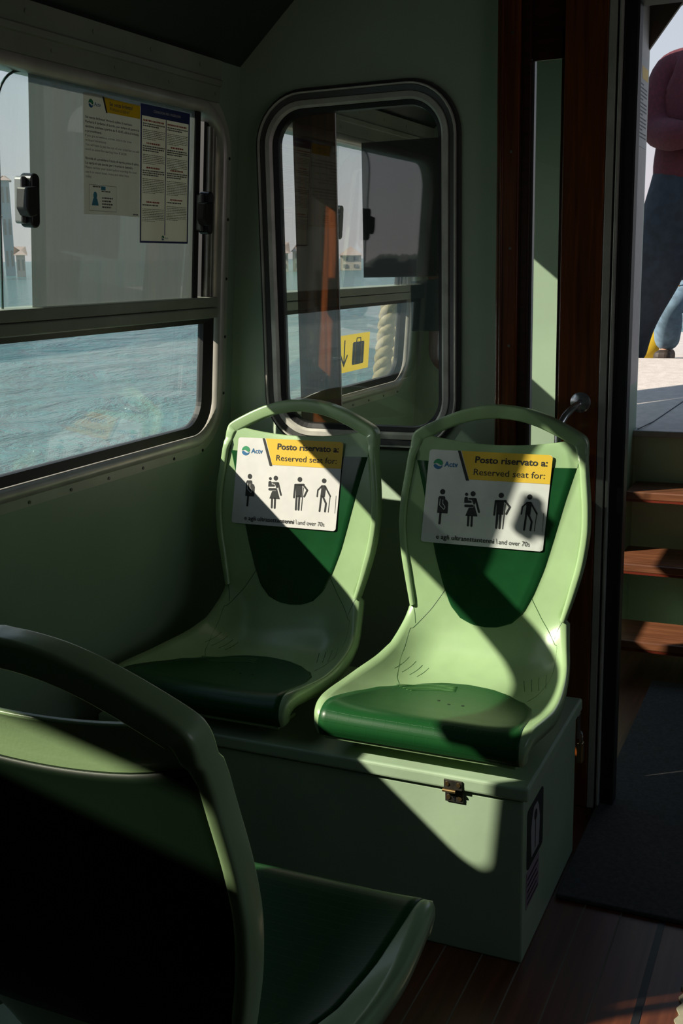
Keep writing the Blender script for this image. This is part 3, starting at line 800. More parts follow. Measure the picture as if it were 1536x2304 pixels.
# life jacket placard and its instruction sheet on the locker side
SP = lambda a, b, h: Vector((1.1195+h, a, b))
pl = obj('lifejacket_placard', face_to(plate(BM(), rrect(-.688, -.560, .189, .322, .012, n=4), SP, -.0005, .0008), (1, 0, 0)), M['black'], loc=(1.1195, -.62, .19))
tag(pl, 'black placard with white life jacket figure on the locker side', 'sign')
bm = polys(BM(), [[(-.652, .295), (-.640, .310), (-.612, .310), (-.600, .295), (-.590, .265), (-.595, .205), (-.655, .205), (-.662, .265)]], SP, .0012)
obj('jacket_figure', face_to(bm, (1, 0, 0)), mat('placard_grey', (.35, .35, .36), .5), pl)
obj('neck_opening', face_to(polys(BM(), [circ((-.626, .287), .012, 14), stroke([(-.626, .275), (-.626, .215)], .004)], SP, .0016), (1, 0, 0)), M['black'], pl)
sh = obj('instruction_sheet', face_to(plate(BM(), [(-.690, .105), (-.590, .105), (-.588, .183), (-.690, .186)], SP, -.0005, .0006), (1, 0, 0)), mat('pinkish_paper', (.30, .22, .27), .6), loc=(1.1195, -.64, .105))
tag(sh, 'small pinkish instruction sheet under the life jacket placard', 'notice')
bm = BM()
for k in range(5):
    bmq = [(-.684, .172-.014*k), (-.598-.01*(k % 2), .172-.014*k), (-.598-.01*(k % 2), .167-.014*k), (-.684, .167-.014*k)]
    polys(bm, [bmq], SP, .001)
obj('printed_lines', face_to(bm, (1, 0, 0)), M['black'], sh)

# ------------------------------------------------------------------ notices on the sliding pane
def dashes(bm, mp, a0, a1, b, hgt, h, seed, fill=.82):
    rnd = random.Random(seed); a = a0
    pl = []
    while a < a1:
        w = rnd.uniform(.012, .045)*(1.0); e = min(a1, a+w)
        if e-a > .004: pl.append([(a, b), (e, b), (e, b-hgt), (a, b-hgt)])
        a = e + .007
    for p in pl:
        vs = [bm.verts.new(mp(x, y, h)) for x, y in p]; bm.faces.new(vs)
def paper_mp(y0, y1, zt, zb):
    def mp(a, b, h): return LWP(y0+(y1-y0)*a, zt+(zb-zt)*b, -.0086+h)
    return mp
MP1 = paper_mp(-.645, -.437, 1.754, 1.508)
n1 = obj('ticket_notice', face_to(polys(BM(), [[(0, 0), (.2, -.012), (.4, -.004), (.7, .012), (1, 0), (1, 1), (.5, .992), (0, 1)]], MP1, .0004), (1, 0, 0)), paper('notice_paper', (.66, .62, .55), .62), loc=LWP(-.54, 1.508))
tag(n1, 'white ticket notice with yellow header taped to the sliding pane', 'notice')
F1 = lambda bm: face_to(bm, (1, 0, 0))
obj('yellow_header', F1(polys(BM(), [[(.345, .004), (1, .012), (1, .125), (.40, .125)]], MP1, .0009)), paper('header_yellow', (.80, .52, .03), .55), n1)
obj('slash', F1(polys(BM(), [[(.315, .0), (.345, .0), (.405, .130), (.38, .130)]], MP1, .0011)), M['black'], n1)
g, b_ = logo_polys(.125, .075, .042, .85)
obj('emblem', F1(polys(BM(), [g], MP1, .0009)), M['green'], n1)
bm = polys(BM(), [b_], MP1, .0009); text_polys('Actv', .18, .29, .09, .034, .018, MP1, .0009, -1, bm); obj('emblem_lettering', F1(bm), M['blue'], n1)
bm = text_polys('Sei senza biglietto?', .44, .86, .062, .033, .02, MP1, .0012, -1); text_polys('Without a ticket?', .44, .80, .103, .033, 0, MP1, .0012, -1, bm)
y = .20
for ln, bold in (('Sei senza biglietto? Avverti subito il marinaio.', 1), ('Pagherai il biglietto di bordo, per evitare di pagare la', 1), ('sanzione prevista a partire da \u20ac 60,00, oltre al biglietto', 1), ('e provvedimenti.', 1),
                 ('If you got on without a ticket, inform the crew', 0), ('on board immediately.', 0), ('You will have to pay the cost of your ticket but you will', 0), ('avoid an extra fine starting from \u20ac 60.00.', 0), (None, 0),
                 ('Ricorda di convalidare il titolo di viaggio prima di salire.', 1), ('La carta si usa anche per i tragitti in battello.', 1), ('Please validate your ticket before boarding the boat;', 0), ('use it on water buses, trams and other lines', 0), ('today.', 0)):
    if ln: text_polys(ln, .03, .03+min(.95, len(ln)*.0172), y, .021, .02*bold, MP1, .0009, -1, bm)
    y += .0375
obj('lettering', F1(bm), M['textgrey'], n1)
bm = BM(); polys(bm, [circ((.19, .835), .033, 16), [(.155, .86), (.225, .86), (.25, .92), (.13, .92)], [(.29, .752), (.37, .752), (.37, .785), (.29, .785)]], MP1, .001)
obj('card_picture', F1(bm), M['cyan'], n1)
bm = BM(); polys(bm, [stroke(L, .003) for L in ([(.09, .745), (.56, .745)], [(.09, .745), (.09, .965)], [(.09, .965), (.56, .965)], [(.56, .745), (.56, .965)])], MP1, .001)
for k in range(4): dashes(bm, MP1, .31, .50-.03*(k % 2), .858+.026*k, .013, .001, 90+k)
dashes(bm, MP1, .15, .28, .765, .012, .001, 77); dashes(bm, MP1, .30, .46, .80, .010, .001, 78); dashes(bm, MP1, .87, .97, .985, .012, .001, 79)
obj('card_frame', F1(bm), M['textgrey'], n1)

MP2 = paper_mp(-.4355, -.2265, 1.758, 1.451)
n2 = obj('rules_notice', face_to(polys(BM(), [[(0, 0), (1, 0), (1, 1), (0, 1)]], MP2, .0004), (1, 0, 0)), paper('notice_cream', (.76, .69, .57), .66), loc=LWP(-.33, 1.451))
tag(n2, 'tall two-column rules notice with navy border taped to the sliding pane', 'notice')
obj('navy_border', F1(polys(BM(), [[(0, 0), (1, 0), (1, .082), (0, .082)], [(0, .082), (.025, .082), (.025, .985), (0, .985)], [(.975, .082), (1, .082), (1, .985), (.975, .985)], [(0, .985), (1, .985), (1, 1), (0, 1)]], MP2, .0008)), M['navy'], n2)
obj('divider', F1(polys(BM(), [[(.495, .082), (.51, .082), (.505, .94), (.49, .94)]], MP2, .0011)), M['navy'], n2)
bm = text_polys('CONDIZIONI PER I PASSEGGERI', .25, .80, .048, .018, .01, MP2, .0011, -1); obj('title', F1(bm), mat('title_white', (.6, .6, .62), .5), n2)
bmr = BM(); bmt = BM()
for c, blocks in ((0, ((.105, 0, 2, 6), (.265, 1, 3, 6), (.44, 1, 3, 9), (.69, 1, 1, 8))), (1, ((.105, 0, 2, 7), (.27, 1, 3, 7), (.44, 1, 3, 9), (.66, 1, 1, 9)))):
    a0, a1 = (.045, .475) if c == 0 else (.53, .955)
    for i, (b0, ctr, nb_, nl) in enumerate(blocks):
        q = .07 if ctr else 0
        dashes(bmr, MP2, a0+q, a1-q-.02, b0+.014, .012, .0011, 200+i+10*c)
        bb = b0+.035
        for k in range(nb_): dashes(bmt, MP2, a0, a1-(.12 if k == nb_-1 else 0), bb, .009, .0011, 300+i*20+k+c*7); bb += .0155
        bb += .012
        for k in range(nl): dashes(bmt, MP2, a0, a1-(.18 if k == nl-1 else 0), bb, .0045, .0011, 500+i*30+k+c*9); bb += .0125
obj('headings', F1(bmr), M['red'], n2); obj('body_print', F1(bmt), M['textgrey'], n2)
g, b_ = logo_polys(.46, .96, .028, .68)
obj('emblem', F1(polys(BM(), [g], MP2, .0011)), M['green'], n2)
bm = polys(BM(), [b_], MP2, .0011); text_polys('Actv', .50, .57, .967, .016, .01, MP2, .0011, -1, bm); obj('emblem_lettering', F1(bm), M['blue'], n2)

# yellow luggage sign on the vestibule window's lower pane
def mp_lug(a, b, h): return LWP(.752+.268*a, 1.158+(1.030-1.158)*b, -.0165+h)
lu = obj('luggage_sign', face_to(polys(BM(), [[(0, 0), (1, 0), (1, 1), (0, 1)]], mp_lug, .0005), (1, 0, 0)), paper('sign_yellow', (.85, .60, .05), .45), loc=LWP(.88, 1.03))
tag(lu, 'yellow sign with down arrow and suitcase on the vestibule window', 'sign')
bm = polys(BM(), [stroke([(.18, .14), (.18, .80)], .035), [(.06, .55), (.18, .86), (.18, .74), (.09, .52)], [(.30, .55), (.18, .86), (.18, .74), (.27, .52)],
                  [(.46, .22), (.80, .22), (.82, .26), (.82, .80), (.80, .84), (.46, .84), (.44, .80), (.44, .26)]], mp_lug, .001)
polys(bm, [stroke([(.56, .22), (.57, .12), (.69, .12), (.70, .22)], .03)], mp_lug, .001)
obj('pictogram', F1(bm), mat('sign_charcoal', (.05, .05, .055), .5), lu)
bm = polys(BM(), [stroke([(.53, .24), (.53, .82)], .022), stroke([(.73, .24), (.73, .82)], .022)], mp_lug, .0014)
obj('suitcase_straps', F1(bm), M['yellow'], lu)
# the backs of two sheets stuck on the far face of the partition glass
o = obj('notice_back', fixn(plate(BM(), [(.487, 1.358), (.708, 1.358), (.708, 1.690), (.487, 1.690)], BWP, -.0165, -.0155)), M['papergrey'], loc=(.6, .016, 1.358))
tag(o, 'dark sheet stuck high on the partition glass, seen from behind', 'notice')
o = obj('notice_back', fixn(plate(BM(), [(.617, 1.222), (.708, 1.222), (.708, 1.354), (.617, 1.346)], BWP, -.0165, -.0155)), M['paperteal'], loc=(.66, .016, 1.222))
tag(o, 'small sheet tinted teal for mirrored water on the partition glass just below the dark one', 'notice')

# ------------------------------------------------------------------ floor mat, strip
bm = box(1.128, 2.3, -.46, .92, .0005, .012)
o = obj('door_mat', bm, M['mat'], bevel=.003, loc=(1.7, .2, 0)); tag(o, 'dark grey carpet mat lying in front of the doorway', 'mat')
pts = []
for k in range(24):
    y = -.95 + .4*k/23; pts.append((1.425 + (.008 if k % 2 else 0), y))
pts = [(1.62, -.95)] + pts + [(1.62, -.55)]
o = obj('floor_strip', fixn(plate(BM(), pts[::-1], lambda a, b, h: Vector((a, b, h)), .0008, .005)), M['strip'], loc=(1.5, -.75, 0)); tag(o, 'beige scalloped anti-slip strip on the plank floor', 'floor strip')

# ------------------------------------------------------------------ companionway: steps, side panel, deck
st = empty('companionway_steps', (1.4, 1.1, 0), 'open wooden boarding steps rising to the deck beyond the doorway', 'steps')
for z, ya, yb in ((.58, 1.265, 1.475), (.36, 1.09, 1.35), (.14, .92, 1.15)):
    obj('tread', box(.962, 1.95, ya, yb, z-.028, z), M['tread'], st, bevel=.004)
    obj('tread_edge', box(.962, 1.95, ya+.002, ya+.02, z-.036, z-.028), M['rededge'], st)
for z, ya, yb in ((.36, 1.20, 1.48), (.14, 1.0, 1.48)):
    bm = BM(); vs = [bm.verts.new(p) for p in ((1.20, ya+.08, z-.036), (1.205, ya+.10, z-.10), (1.21, yb-.012, z-.10), (1.21, yb-.012, z-.036))]
    bm.faces.new(vs); obj('bracket', bm, M['wall'], st, solid=.006)
o = tag(obj('wall_companionway', box(.948, 1.95, 1.478, 1.50, 0, .752), M['wallbright']), kind='structure')
sp = tag(obj('wall_stairside', box(.928, .950, 1.24, 1.50, 0, 2.24), M['greypost']), kind='structure')
obj('lower_paint', box(.9281, .9505, 1.2395, 1.4995, 0, .95), M['wall'], sp)
def mp_sn(a, b, h): return Vector((.9505+h, 1.27+.215*a, 2.06-.29*b))
o = obj('posted_notice', face_to(plate(BM(), [(0, 0), (1, 0), (1, 1), (0, 1)], mp_sn, 0, .0006), (1, 0, 0)), mat('posted_paper', (.55, .53, .52), .6), loc=(.9505, 1.38, 1.77))
tag(o, 'white notice with yellow header on the grey stair side panel', 'notice')
obj('yellow_header', F1(polys(BM(), [[(.40, .10), (1, .10), (1, .24), (.46, .24)]], mp_sn, .001)), M['yellow'], o)
bm = BM()
for k in range(15): dashes(bm, mp_sn, .05, .95 if k % 4 else .6, .31+.042*k, .016, .001, 700+k)
obj('print', F1(bm), M['textgrey'], o)
bm = plate(BM(), [(.95, 2.10), (.95, 2.26), (1.07, 2.26)], lambda a, b, h: Vector((a, 1.505-h, b)), 0, .02)
tag(obj('trim_6', fixn(bm), mat('brown_gusset', (.16, .11, .08), .6)), kind='structure')
# deck: gently rising cover then the open fore deck
bm = BM(); 
def dk(x, y, z): return bm.verts.new((x, y, z))
a = [dk(-.1, 1.505, .775), dk(2.6, 1.505, .775), dk(2.6, 2.72, .935), dk(-.1, 2.72, .935)]
bm.faces.new(a); q = bmesh.ops.extrude_face_region(bm, geom=bm.faces[:]); bmesh.ops.translate(bm, verts=[v for v in q['geom'] if isinstance(v, bmesh.types.BMVert)], vec=(0, 0, -.03))
dkc = tag(obj('floor_deck', fixn(bm), M['deck']), kind='structure')
obj('deck_nosing', box(.95, 1.95, 1.44, 1.506, .752, .776), M['deck'], dkc, bevel=.004)
dz = lambda y: .775 + (y-1.505)*.1317
bm = tube(BM(), [(.965, 1.46, .778), (1.0, 1.60, dz(1.6)+.001), (1.085, 2.0, dz(2.0)+.001), (1.20, 2.7, dz(2.7)+.001)], .0022, 6)
obj('deck_seam', bm, M['rubber'], dkc)
tag(obj('floor_foredeck', box(-.1, 2.8, 2.70, 6.2, .80, .85), M['deck']), kind='structure')

tag(obj('added_shade_screen', box(-.05, .60, 2.42, 2.45, 1.46, 2.86), M['cream']), kind='structure')  # added screen, hidden from the camera, shades the standing person
obj('shade_screen_post', box(-.05, 0, 2.42, 2.46, .85, 1.46), M['cream'], bpy.data.objects['added_shade_screen'])
# ------------------------------------------------------------------ people on the fore deck
def skin_mesh(name, verts, edges, m, parent, root=0, sub=2):
    me = bpy.data.meshes.new(name); base = wloc(parent)
    me.from_pydata([Vector(v[0])-base for v in verts], edges, []); me.update()
    o = bpy.data.objects.new(name, me); link(o); o.parent = parent
    if m: me.materials.append(m)
    md = o.modifiers.new('skin', 'SKIN'); md.use_smooth_shade = True
    for i, v in enumerate(verts):
        d_ = me.skin_vertices[0].data[i]; r = v[1]; d_.radius = (r, r) if not isinstance(r, tuple) else r
        d_.use_root = (i == root)
    s_ = o.modifiers.new('sub', 'SUBSURF'); s_.levels = sub; s_.render_levels = sub
    return o
def chain(V, Eg, pts, start=None):
    prev = start
    for p in pts:
        V.append(p); i = len(V)-1
        if prev is not None: Eg.append((prev, i))
        prev = i
    return prev
def hand(V, Eg, wrist_i, wp, d, side):
    """palm with four curled fingers and a thumb, d pointing along the hand"""
    d = Vector(d).normalized(); side = Vector(side).normalized(); nrm = d.cross(side)
    wp = Vector(wp)
    palm = chain(V, Eg, [(wp+d*.045, .026), (wp+d*.08, .028)], wrist_i)
    for k, ln in enumerate((.068, .078, .072, .055)):
        o = side*(.027-.018*k)
        chain(V, Eg, [(wp+d*.092+o, .0095), (wp+d*(.092+ln*.5)+o+nrm*.008, .0085), (wp+d*(.092+ln*.85)+o+nrm*.028, .0075)], palm)
    chain(V, Eg, [(wp+d*.05+side*.035, .011), (wp+d*.085+side*.048+nrm*.01, .009)], palm-1)
def head(V, Eg, c, start, look=(0, -1, 0)):
    c = Vector(c); f = Vector(look)
    i = chain(V, Eg, [(c-Vector((0, 0, .10))-f*.01, .055), (c-Vector((0, 0, .03)), .085), (c+Vector((0, 0, .035)), .095), (c+Vector((0, 0, .085))-f*.01, .075)], start)
    V.append((c+f*.105-Vector((0, 0, .02)), .012)); Eg.append((i-2, len(V)-1))
    V.append((c+f*.075-Vector((0, 0, .085)), .030)); Eg.append((i-3, len(V)-1))
def face_bits(parent, c, look=(0, -1, 0)):
    c = Vector(c); f = Vector(look).normalized(); s = Vector((f.y, -f.x, 0))
    for sg in (-1, 1):
        bm = BM(); bmesh.ops.create_uvsphere(bm, u_segments=12, v_segments=8, radius=.011, matrix=Matrix.Translation(c+f*.088+s*sg*.032+Vector((0, 0, .012))))
        obj('eye', bm, M['black'], parent, smooth=True)
    bm = tube(BM(), [c+f*.094+s*.022-Vector((0, 0, .065)), c+f*.104-Vector((0, 0, .067)), c+f*.094-s*.022-Vector((0, 0, .065))], .005, 8)
    obj('mouth', bm, mat('lips', (.35, .12, .10), .5), parent, smooth=True)
    bm = BM(); bmesh.ops.create_uvsphere(bm, u_segments=24, v_segments=16, radius=.108, matrix=Matrix.Translation(c+Vector((0, 0, .045))-f*.022))
    for v in list(bm.verts):
        rel = v.co-c
        if rel.dot(f) > .045 and rel.z < .085: v.co -= f*(rel.dot(f)-.045)
    obj('hair', bm, M['hair'], parent, smooth=True)
# standing passenger, arms folded
PX, PY, PZ = .985, 2.98, .85
p1 = empty('person', (PX, PY, PZ), 'person standing on deck in maroon sweater and dark jeans, arm bent in front', 'person')
def X(dx, dy, z): return Vector((PX+dx, PY+dy, PZ+z))
V = []; Eg = []
chain(V, Eg, [(X(0, 0, .98), .13), (X(0, 0, 1.12), .125), (X(0, .01, 1.28), .135), (X(0, .02, 1.42), .12), (X(0, .01, 1.52), .06), (X(0, 0, 1.56), .052)])
head(V, Eg, X(0, -.02, 1.69), 5)
for sg in (-1, 1):
    w = chain(V, Eg, [(X(sg*.10, .01, 1.44), .075), (X(sg*.185, .01, 1.41), .062), (X(sg*.215, -.03, 1.27), .052), (X(sg*.218, -.07, 1.13), .046), (X(sg*.10, -.225, 1.12+.03*sg), .038), (X(sg*.07, -.25, 1.14+.04*sg), .028)], 3)
    hand(V, Eg, w, X(sg*.07, -.25, 1.14+.04*sg), (-sg, .25, .1), (0, .2, 1))
    chain(V, Eg, [(X(sg*.10, 0, .92), .10), (X(sg*.14, -.02, .70), .085), (X(sg*.175, -.04, .48), .062), (X(sg*.275, .02, .29), .055), (X(sg*.315, .06, .10), .040), (X(sg*.32, -.02, .035), .036), (X(sg*.325, -.10, .03), .03)], 0)
b1 = skin_mesh('body', V, Eg, M['skin'], p1)
V = []; Eg = []
chain(V, Eg, [(X(0, 0, .84), (.25, .18)), (X(0, 0, .98), (.265, .19)), (X(0, 0, 1.12), (.235, .18)), (X(0, .01, 1.28), (.25, .19)), (X(0, .02, 1.40), (.23, .17)), (X(0, .01, 1.50), (.11, .11))])
for sg in (-1, 1):
    chain(V, Eg, [(X(sg*.11, .01, 1.42), .12), (X(sg*.185, .01, 1.41), .105), (X(sg*.215, -.03, 1.27), .092), (X(sg*.218, -.07, 1.13), .086), (X(sg*.10, -.225, 1.12+.03*sg), .074), (X(sg*.03, -.245, 1.14+.04*sg), .055)], 4)
skin_mesh('sweater', V, Eg, M['maroon'], p1)
V = []; Eg = []
chain(V, Eg, [(X(0, 0, 1.08), (.235, .155)), (X(0, 0, .93), (.255, .17)), (X(0, 0, .86), (.255, .17))])
for sg in (-1, 1):
    chain(V, Eg, [(X(sg*.13, 0, .78), .17), (X(sg*.155, -.02, .66), .160), (X(sg*.175, -.04, .48), .128), (X(sg*.275, .02, .29), .102), (X(sg*.315, .06, .13), .086), (X(sg*.32, .06, .03), .08)], 2)
skin_mesh('jeans', V, Eg, M['denim'], p1)
face_bits(p1, X(0, -.02, 1.69))
for sg in (-1, 1):
    bm = box(PX+sg*.32-.045, PX+sg*.32+.045, PY-.15, PY+.11, PZ, PZ+.085); obj('shoe', bm, M['shoe'], p1, bevel=.03, seg=4)
# seated passenger in light jeans
QX, QY, QZ = 1.065, 3.70, .67
bn = empty('deck_bench', (1.5, 3.8, .85), 'low dark bench on the open deck behind the standing person', 'bench')
obj('seat_board', box(.85, 2.3, 3.60, 4.00, 1.045, 1.085), M['mahogdark'], bn, bevel=.005)
for xx in (.88, 2.2): obj('leg', box(xx, xx+.06, 3.64, 3.96, .85, 1.045), M['mahogdark'], bn)
p2 = empty('person', (QX, QY, .85), 'person seated on deck bench in light blue jeans and dark top', 'person')
def Y(dx, dy, z): return Vector((QX+dx, QY+dy, QZ+z))
V = []; Eg = []
chain(V, Eg, [(Y(0, 0, .56), .13), (Y(0, .03, .70), .12), (Y(0, .05, .86), .125), (Y(0, .05, .99), .11), (Y(0, .04, 1.08), .055), (Y(0, .03, 1.12), .05)])
head(V, Eg, Y(0, .0, 1.25), 5)
KN = {-1: (-.255, -.47, .51), 1: (.12, -.44, .53)}
for sg in (-1, 1):
    w = chain(V, Eg, [(Y(sg*.10, .05, 1.0), .07), (Y(sg*.19, .04, .98), .058), (Y(sg*.23, .0, .78), .045), (Y(sg*.14, -.18, .66), .036), (Y(sg*.08, -.26, .66), .027)], 3)
    hand(V, Eg, w, Y(sg*.08, -.26, .66), (-sg*.3, -1, -.1), (sg, 0, .2))
    k = KN[sg]
    chain(V, Eg, [(Y(sg*.10, -.03, .53), .095), (Y(*[a*.5 for a in k[:2]], .53), .082), (Y(*k), .062), (Y(k[0]-.01, k[1]+.12, .38), .05), (Y(k[0]-.03, k[1]+.24, .26), .038), (Y(k[0]-.03, k[1]+.12, .215), .03)], 0)
skin_mesh('body', V, Eg, M['skin'], p2)
V = []; Eg = []
chain(V, Eg, [(Y(0, 0, .58), (.165, .135)), (Y(0, .03, .70), (.155, .13)), (Y(0, .05, .86), (.165, .135)), (Y(0, .05, .98), (.15, .12)), (Y(0, .04, 1.06), .075)])
for sg in (-1, 1):
    chain(V, Eg, [(Y(sg*.10, .05, 1.0), .09), (Y(sg*.195, .04, .98), .074), (Y(sg*.235, .0, .78), .062), (Y(sg*.14, -.18, .66), .050)], 3)
skin_mesh('jacket', V, Eg, M['navycloth'], p2)
V = []; Eg = []
chain(V, Eg, [(Y(0, 0, .60), (.165, .13)), (Y(0, -.02, .545), (.165, .125))])
for sg in (-1, 1):
    k = KN[sg]
    chain(V, Eg, [(Y(sg*.10, -.06, .54), .108), (Y(k[0]*.6, k[1]*.55, .54), .098), (Y(*k), .084), (Y(k[0]-.01, k[1]+.12, .38), .078), (Y(k[0]-.03, k[1]+.24, .27), .066)], 1)
skin_mesh('jeans', V, Eg, M['denimlight'], p2)
face_bits(p2, Y(0, .0, 1.25))
for sg in (-1, 1):
    k = KN[sg]; bm = box(QX+k[0]-.075, QX+k[0]+.015, QY+k[1]+.06, QY+k[1]+.29, .85, .925); obj('shoe', bm, M['shoe'], p2, bevel=.03, seg=4)
bm = BM(); bx(bm, .840, 1.10, 3.30, 3.42, 1.285, 1.50)
sb = obj('shoulder_bag', fixn(bm), M['navycloth'], bevel=.03, seg=3, loc=(.99, 3.36, 1.285)); tag(sb, 'dark shoulder bag with orange zip pull on the lap of the seated person', 'bag')
obj('red_trim', box(.85, 1.09, 3.296, 3.302, 1.44, 1.475), M['red'], sb)
pul = obj('zip_pull', tube(BM(), [(.860, 3.285, 1.345), (.854, 3.283, 1.28), (.848, 3.282, 1.215)], [.007, .006, .008], 8), M['orange'], sb)
obj('zip_ring', tube(BM(), [(.860+.010*cos(t), 3.286, 1.365+.022*sin(t)) for t in [2*pi*k/14 for k in range(15)]], .003, 6), M['brass'], sb)
# yellow bag on the deck, dark bag with an orange pull
bm = BM(); bmesh.ops.create_uvsphere(bm, u_segments=24, v_segments=14, radius=.10, matrix=Matrix.Translation((.655, 3.62, .935)) @ Matrix.Diagonal((1, .8, .9, 1)))
o = obj('yellow_bag', bm, M['bagyellow'], smooth=True, loc=(.655, 3.62, .85)); tag(o, 'round yellow bag on the deck behind the standing legs', 'bag')
obj('strap', tube(BM(), [(.60, 3.60, 1.0), (.61, 3.59, 1.05), (.67, 3.59, 1.06), (.71, 3.60, 1.0)], .008, 8), M['bagyellow'], o, smooth=True)

# ------------------------------------------------------------------ ropes and fender pole outside the vestibule window
def strands(base, top, r, turns, name, label):
    o_ = None
    bm = BM(); base = Vector(base); top = Vector(top); d_ = (top-base); a = d_.orthogonal().normalized(); b = d_.normalized().cross(a)
    for k in range(3):
        pts = []
        for i in range(61):
            t = i/60; an = 2*pi*(turns*t + k/3); pts.append(base + d_*t + (a*cos(an)+b*sin(an))*r*.55)
        tube(bm, pts, r*.56, 8)
    o_ = obj(name, bm, M['rope'], smooth=True, loc=base); return tag(o_, label, 'rope', None)
strands((-.17, 1.66, .72), (-.12, 1.72, 1.26), .036, 4, 'mooring_rope', 'thick twisted cream rope hanging outside the vestibule window, left strand')
strands((-.20, 1.92, .72), (-.13, 1.92, 1.26), .036, 4, 'mooring_rope', 'thick twisted cream rope by the white pole outside the vestibule window, right strand')
o = obj('fender_pole', tube(BM(), [(-.33, 2.36, -.2), (-.33, 2.36, 1.27)], .06, 16), M['cream'], smooth=True, loc=(-.33, 2.36, -.2)); tag(o, 'white pole standing outside behind the twisted ropes', 'pole')

# ------------------------------------------------------------------ water and far shore
NS = Vector((.016, -.004, 1)).normalized()
QS = Vector((0, 0, 1)).rotation_difference(NS).to_matrix()
SEA0 = CAM - NS*2.35
def SEA(x, y, z=0.):
    return SEA0 + QS @ Vector((x, y, z))
def sea_mat():
    m, n, b = newmat('lagoon_water')
    b.inputs['Base Color'].default_value = (.035, .14, .15, 1); b.inputs['Roughness'].default_value = .16; b.inputs['IOR'].default_value = 1.33
    co = n.nodes.new('ShaderNodeTexCoord'); mp = n.nodes.new('ShaderNodeMapping'); mp.inputs['Scale'].default_value = (.9, .55, 1); mp.inputs['Rotation'].default_value = (0, 0, .5)
    t = n.nodes.new('ShaderNodeTexNoise'); t.inputs['Scale'].default_value = 1.3; t.inputs['Detail'].default_value = 6; t.inputs['Roughness'].default_value = .62; t.inputs['Distortion'].default_value = .5
    n.links.new(co.outputs['Object'], mp.inputs[0]); n.links.new(mp.outputs[0], t.inputs['Vector'])
    bp = n.nodes.new('ShaderNodeBump'); bp.inputs['Strength'].default_value = 1.0; bp.inputs['Distance'].default_value = .6
    n.links.new(t.outputs[0], bp.inputs['Height']); n.links.new(bp.outputs[0], b.inputs['Normal'])
    return m
bm = BM()
rad = [1.2*(1.052**i) for i in range(160)]
angs = [radians(40+250*k/420) for k in range(421)]
wv = [(random.uniform(.9, 3.2), random.uniform(0, 2*pi), random.uniform(0, 6.28)) for _ in range(26)]
rows = []
for r in rad:
    fade = max(0., 1-r/70.)
    row = []
    for a in angs:
        x, y = r*cos(a), r*sin(a); z = 0
        if fade > 0:
            for k, th, ph in wv:
                th2 = 2.6+.9*sin(th); z += .030/k*1.3*sin(k*(x*cos(th2)+y*sin(th2))+ph)
        row.append(SEA(x, y, z*fade))
    rows.append(row)
grid(bm, rows); face_to(bm, (0, 0, 1))
o = obj('sea', bm, sea_mat(), smooth=True); tag(o, 'choppy teal lagoon water outside the windows', 'water', kind='stuff')
def bray(px, py=583.):
    v = rt2*((px-768)/FPX) + dn2*((py-1152)/FPX) + fw
    return Vector((v.x, v.y, 0)).normalized()
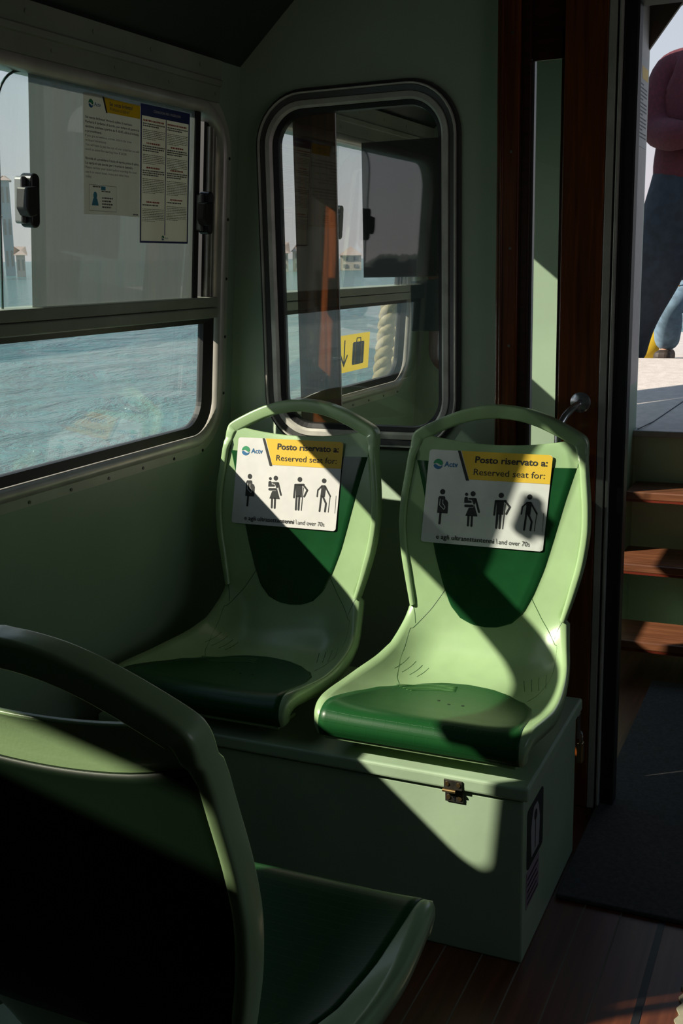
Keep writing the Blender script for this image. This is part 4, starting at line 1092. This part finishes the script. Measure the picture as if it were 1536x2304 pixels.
def building(px0, px1, D, hgt, dep, name, label, mw, mr, floors, roof=True, mirror=False):
    a, b = bray(px0), bray(px1)
    if mirror: a.y *= -1; b.y *= -1
    A, B = a*D, b*D; u = (B-A); Wd = u.length; u.normalize(); v = Vector((-u.y, u.x, 0))
    if v.dot(A) < 0: v = -v
    def q(s, t, z): 
        p = A + u*s + v*t; return SEA(p.x, p.y, z)
    r_ = empty(name, q(Wd/2, dep/2, 0), label, 'building', None)
    bm = BM(); vs = [bm.verts.new(q(s, t, z)) for s in (0, Wd) for t in (0, dep) for z in (-.5, hgt)]
    for f in ((0, 1, 3, 2), (4, 6, 7, 5), (0, 4, 5, 1), (2, 3, 7, 6), (0, 2, 6, 4), (1, 5, 7, 3)): bm.faces.new([vs[i] for i in f])
    obj('walls', fixn(bm), mw, r_)
    if roof:
        bm = BM(); e = .4
        c = [bm.verts.new(q(s, t, hgt)) for s, t in ((-e, -e), (Wd+e, -e), (Wd+e, dep+e), (-e, dep+e))]; rg = [bm.verts.new(q(s, dep/2, hgt+dep*.22)) for s in (dep*.25, Wd-dep*.25)]
        for f in ((c[0], c[1], rg[1], rg[0]), (c[1], c[2], rg[1]), (c[2], c[3], rg[0], rg[1]), (c[3], c[0], rg[0]), (c[3], c[2], c[1], c[0])): bm.faces.new(f)
        obj('roof', fixn(bm), mr, r_)
    nw = max(2, int(Wd/3.2))
    for fl_ in range(floors):
        for k in range(nw):
            s0 = Wd*(k+.3)/nw; s1 = s0+min(1.1, Wd/nw*.45); z0 = hgt*(fl_+.3)/floors; bm = BM()
            vs = [bm.verts.new(q(s, -.06, z)) for s, z in ((s0, z0), (s1, z0), (s1, z0+hgt/floors*.5), (s0, z0+hgt/floors*.5))]; bm.faces.new(vs)
            obj('window', bm, M['farwin'], r_)
    return r_
M['farwin'] = mat('far_window', (.16, .15, .15), .5)
fw_c = mat('far_cream', (.62, .50, .40), .9); fw_p = mat('far_pink', (.50, .38, .35), .9); fw_g = mat('far_grey', (.27, .32, .36), .9); rf = mat('far_tiles', (.38, .27, .24), .9)  # tones paled so the colours carry the haze over the water
building(-60, 6, 150, 8, 8, 'waterfront_house', 'distant pinkish waterfront house at the left window edge', fw_p, rf, 3)
building(11, 33, 190, 15, 4, 'bell_tower', 'distant grey tower on the far shore', fw_g, rf, 3, True)
building(36, 56, 175, 3.2, 6, 'waterfront_house', 'low distant house on the far shore right of the tower', fw_p, rf, 1)
building(623, 648, 205, 3.3, 9, 'waterfront_house', 'distant cream house on the far shore through the partition glass', fw_c, rf, 2)
building(658, 700, 208, 3.6, 9, 'waterfront_house', 'distant cream house beside the mahogany post on the far shore', fw_c, rf, 2)
building(765, 812, 215, 2.8, 8, 'waterfront_house', 'distant low pale house seen beside the vestibule latch', fw_c, rf, 2)
# low wooded shore, mirrored in the partition glass
bm = BM()
for px_ in range(780, 1010, 2):
    d_ = bray(px_); d_.y *= -1; D = 260 + random.uniform(-8, 8); p = d_*D
    hh = 4.2*min(1, (px_-770)/60.)*random.uniform(.8, 1.2)
    bmesh.ops.create_icosphere(bm, subdivisions=1, radius=1, matrix=Matrix.Translation(SEA(p.x, p.y, hh*.3)) @ Matrix.Diagonal((3.2, 3.2, max(.8, hh*.75), 1)))
o = obj('wooded_shore', bm, mat('far_trees', (.035, .05, .045), .95), smooth=True, loc=SEA(-200, -180)); tag(o, 'dark wooded shoreline mirrored in the partition glass', 'shore', kind='stuff')
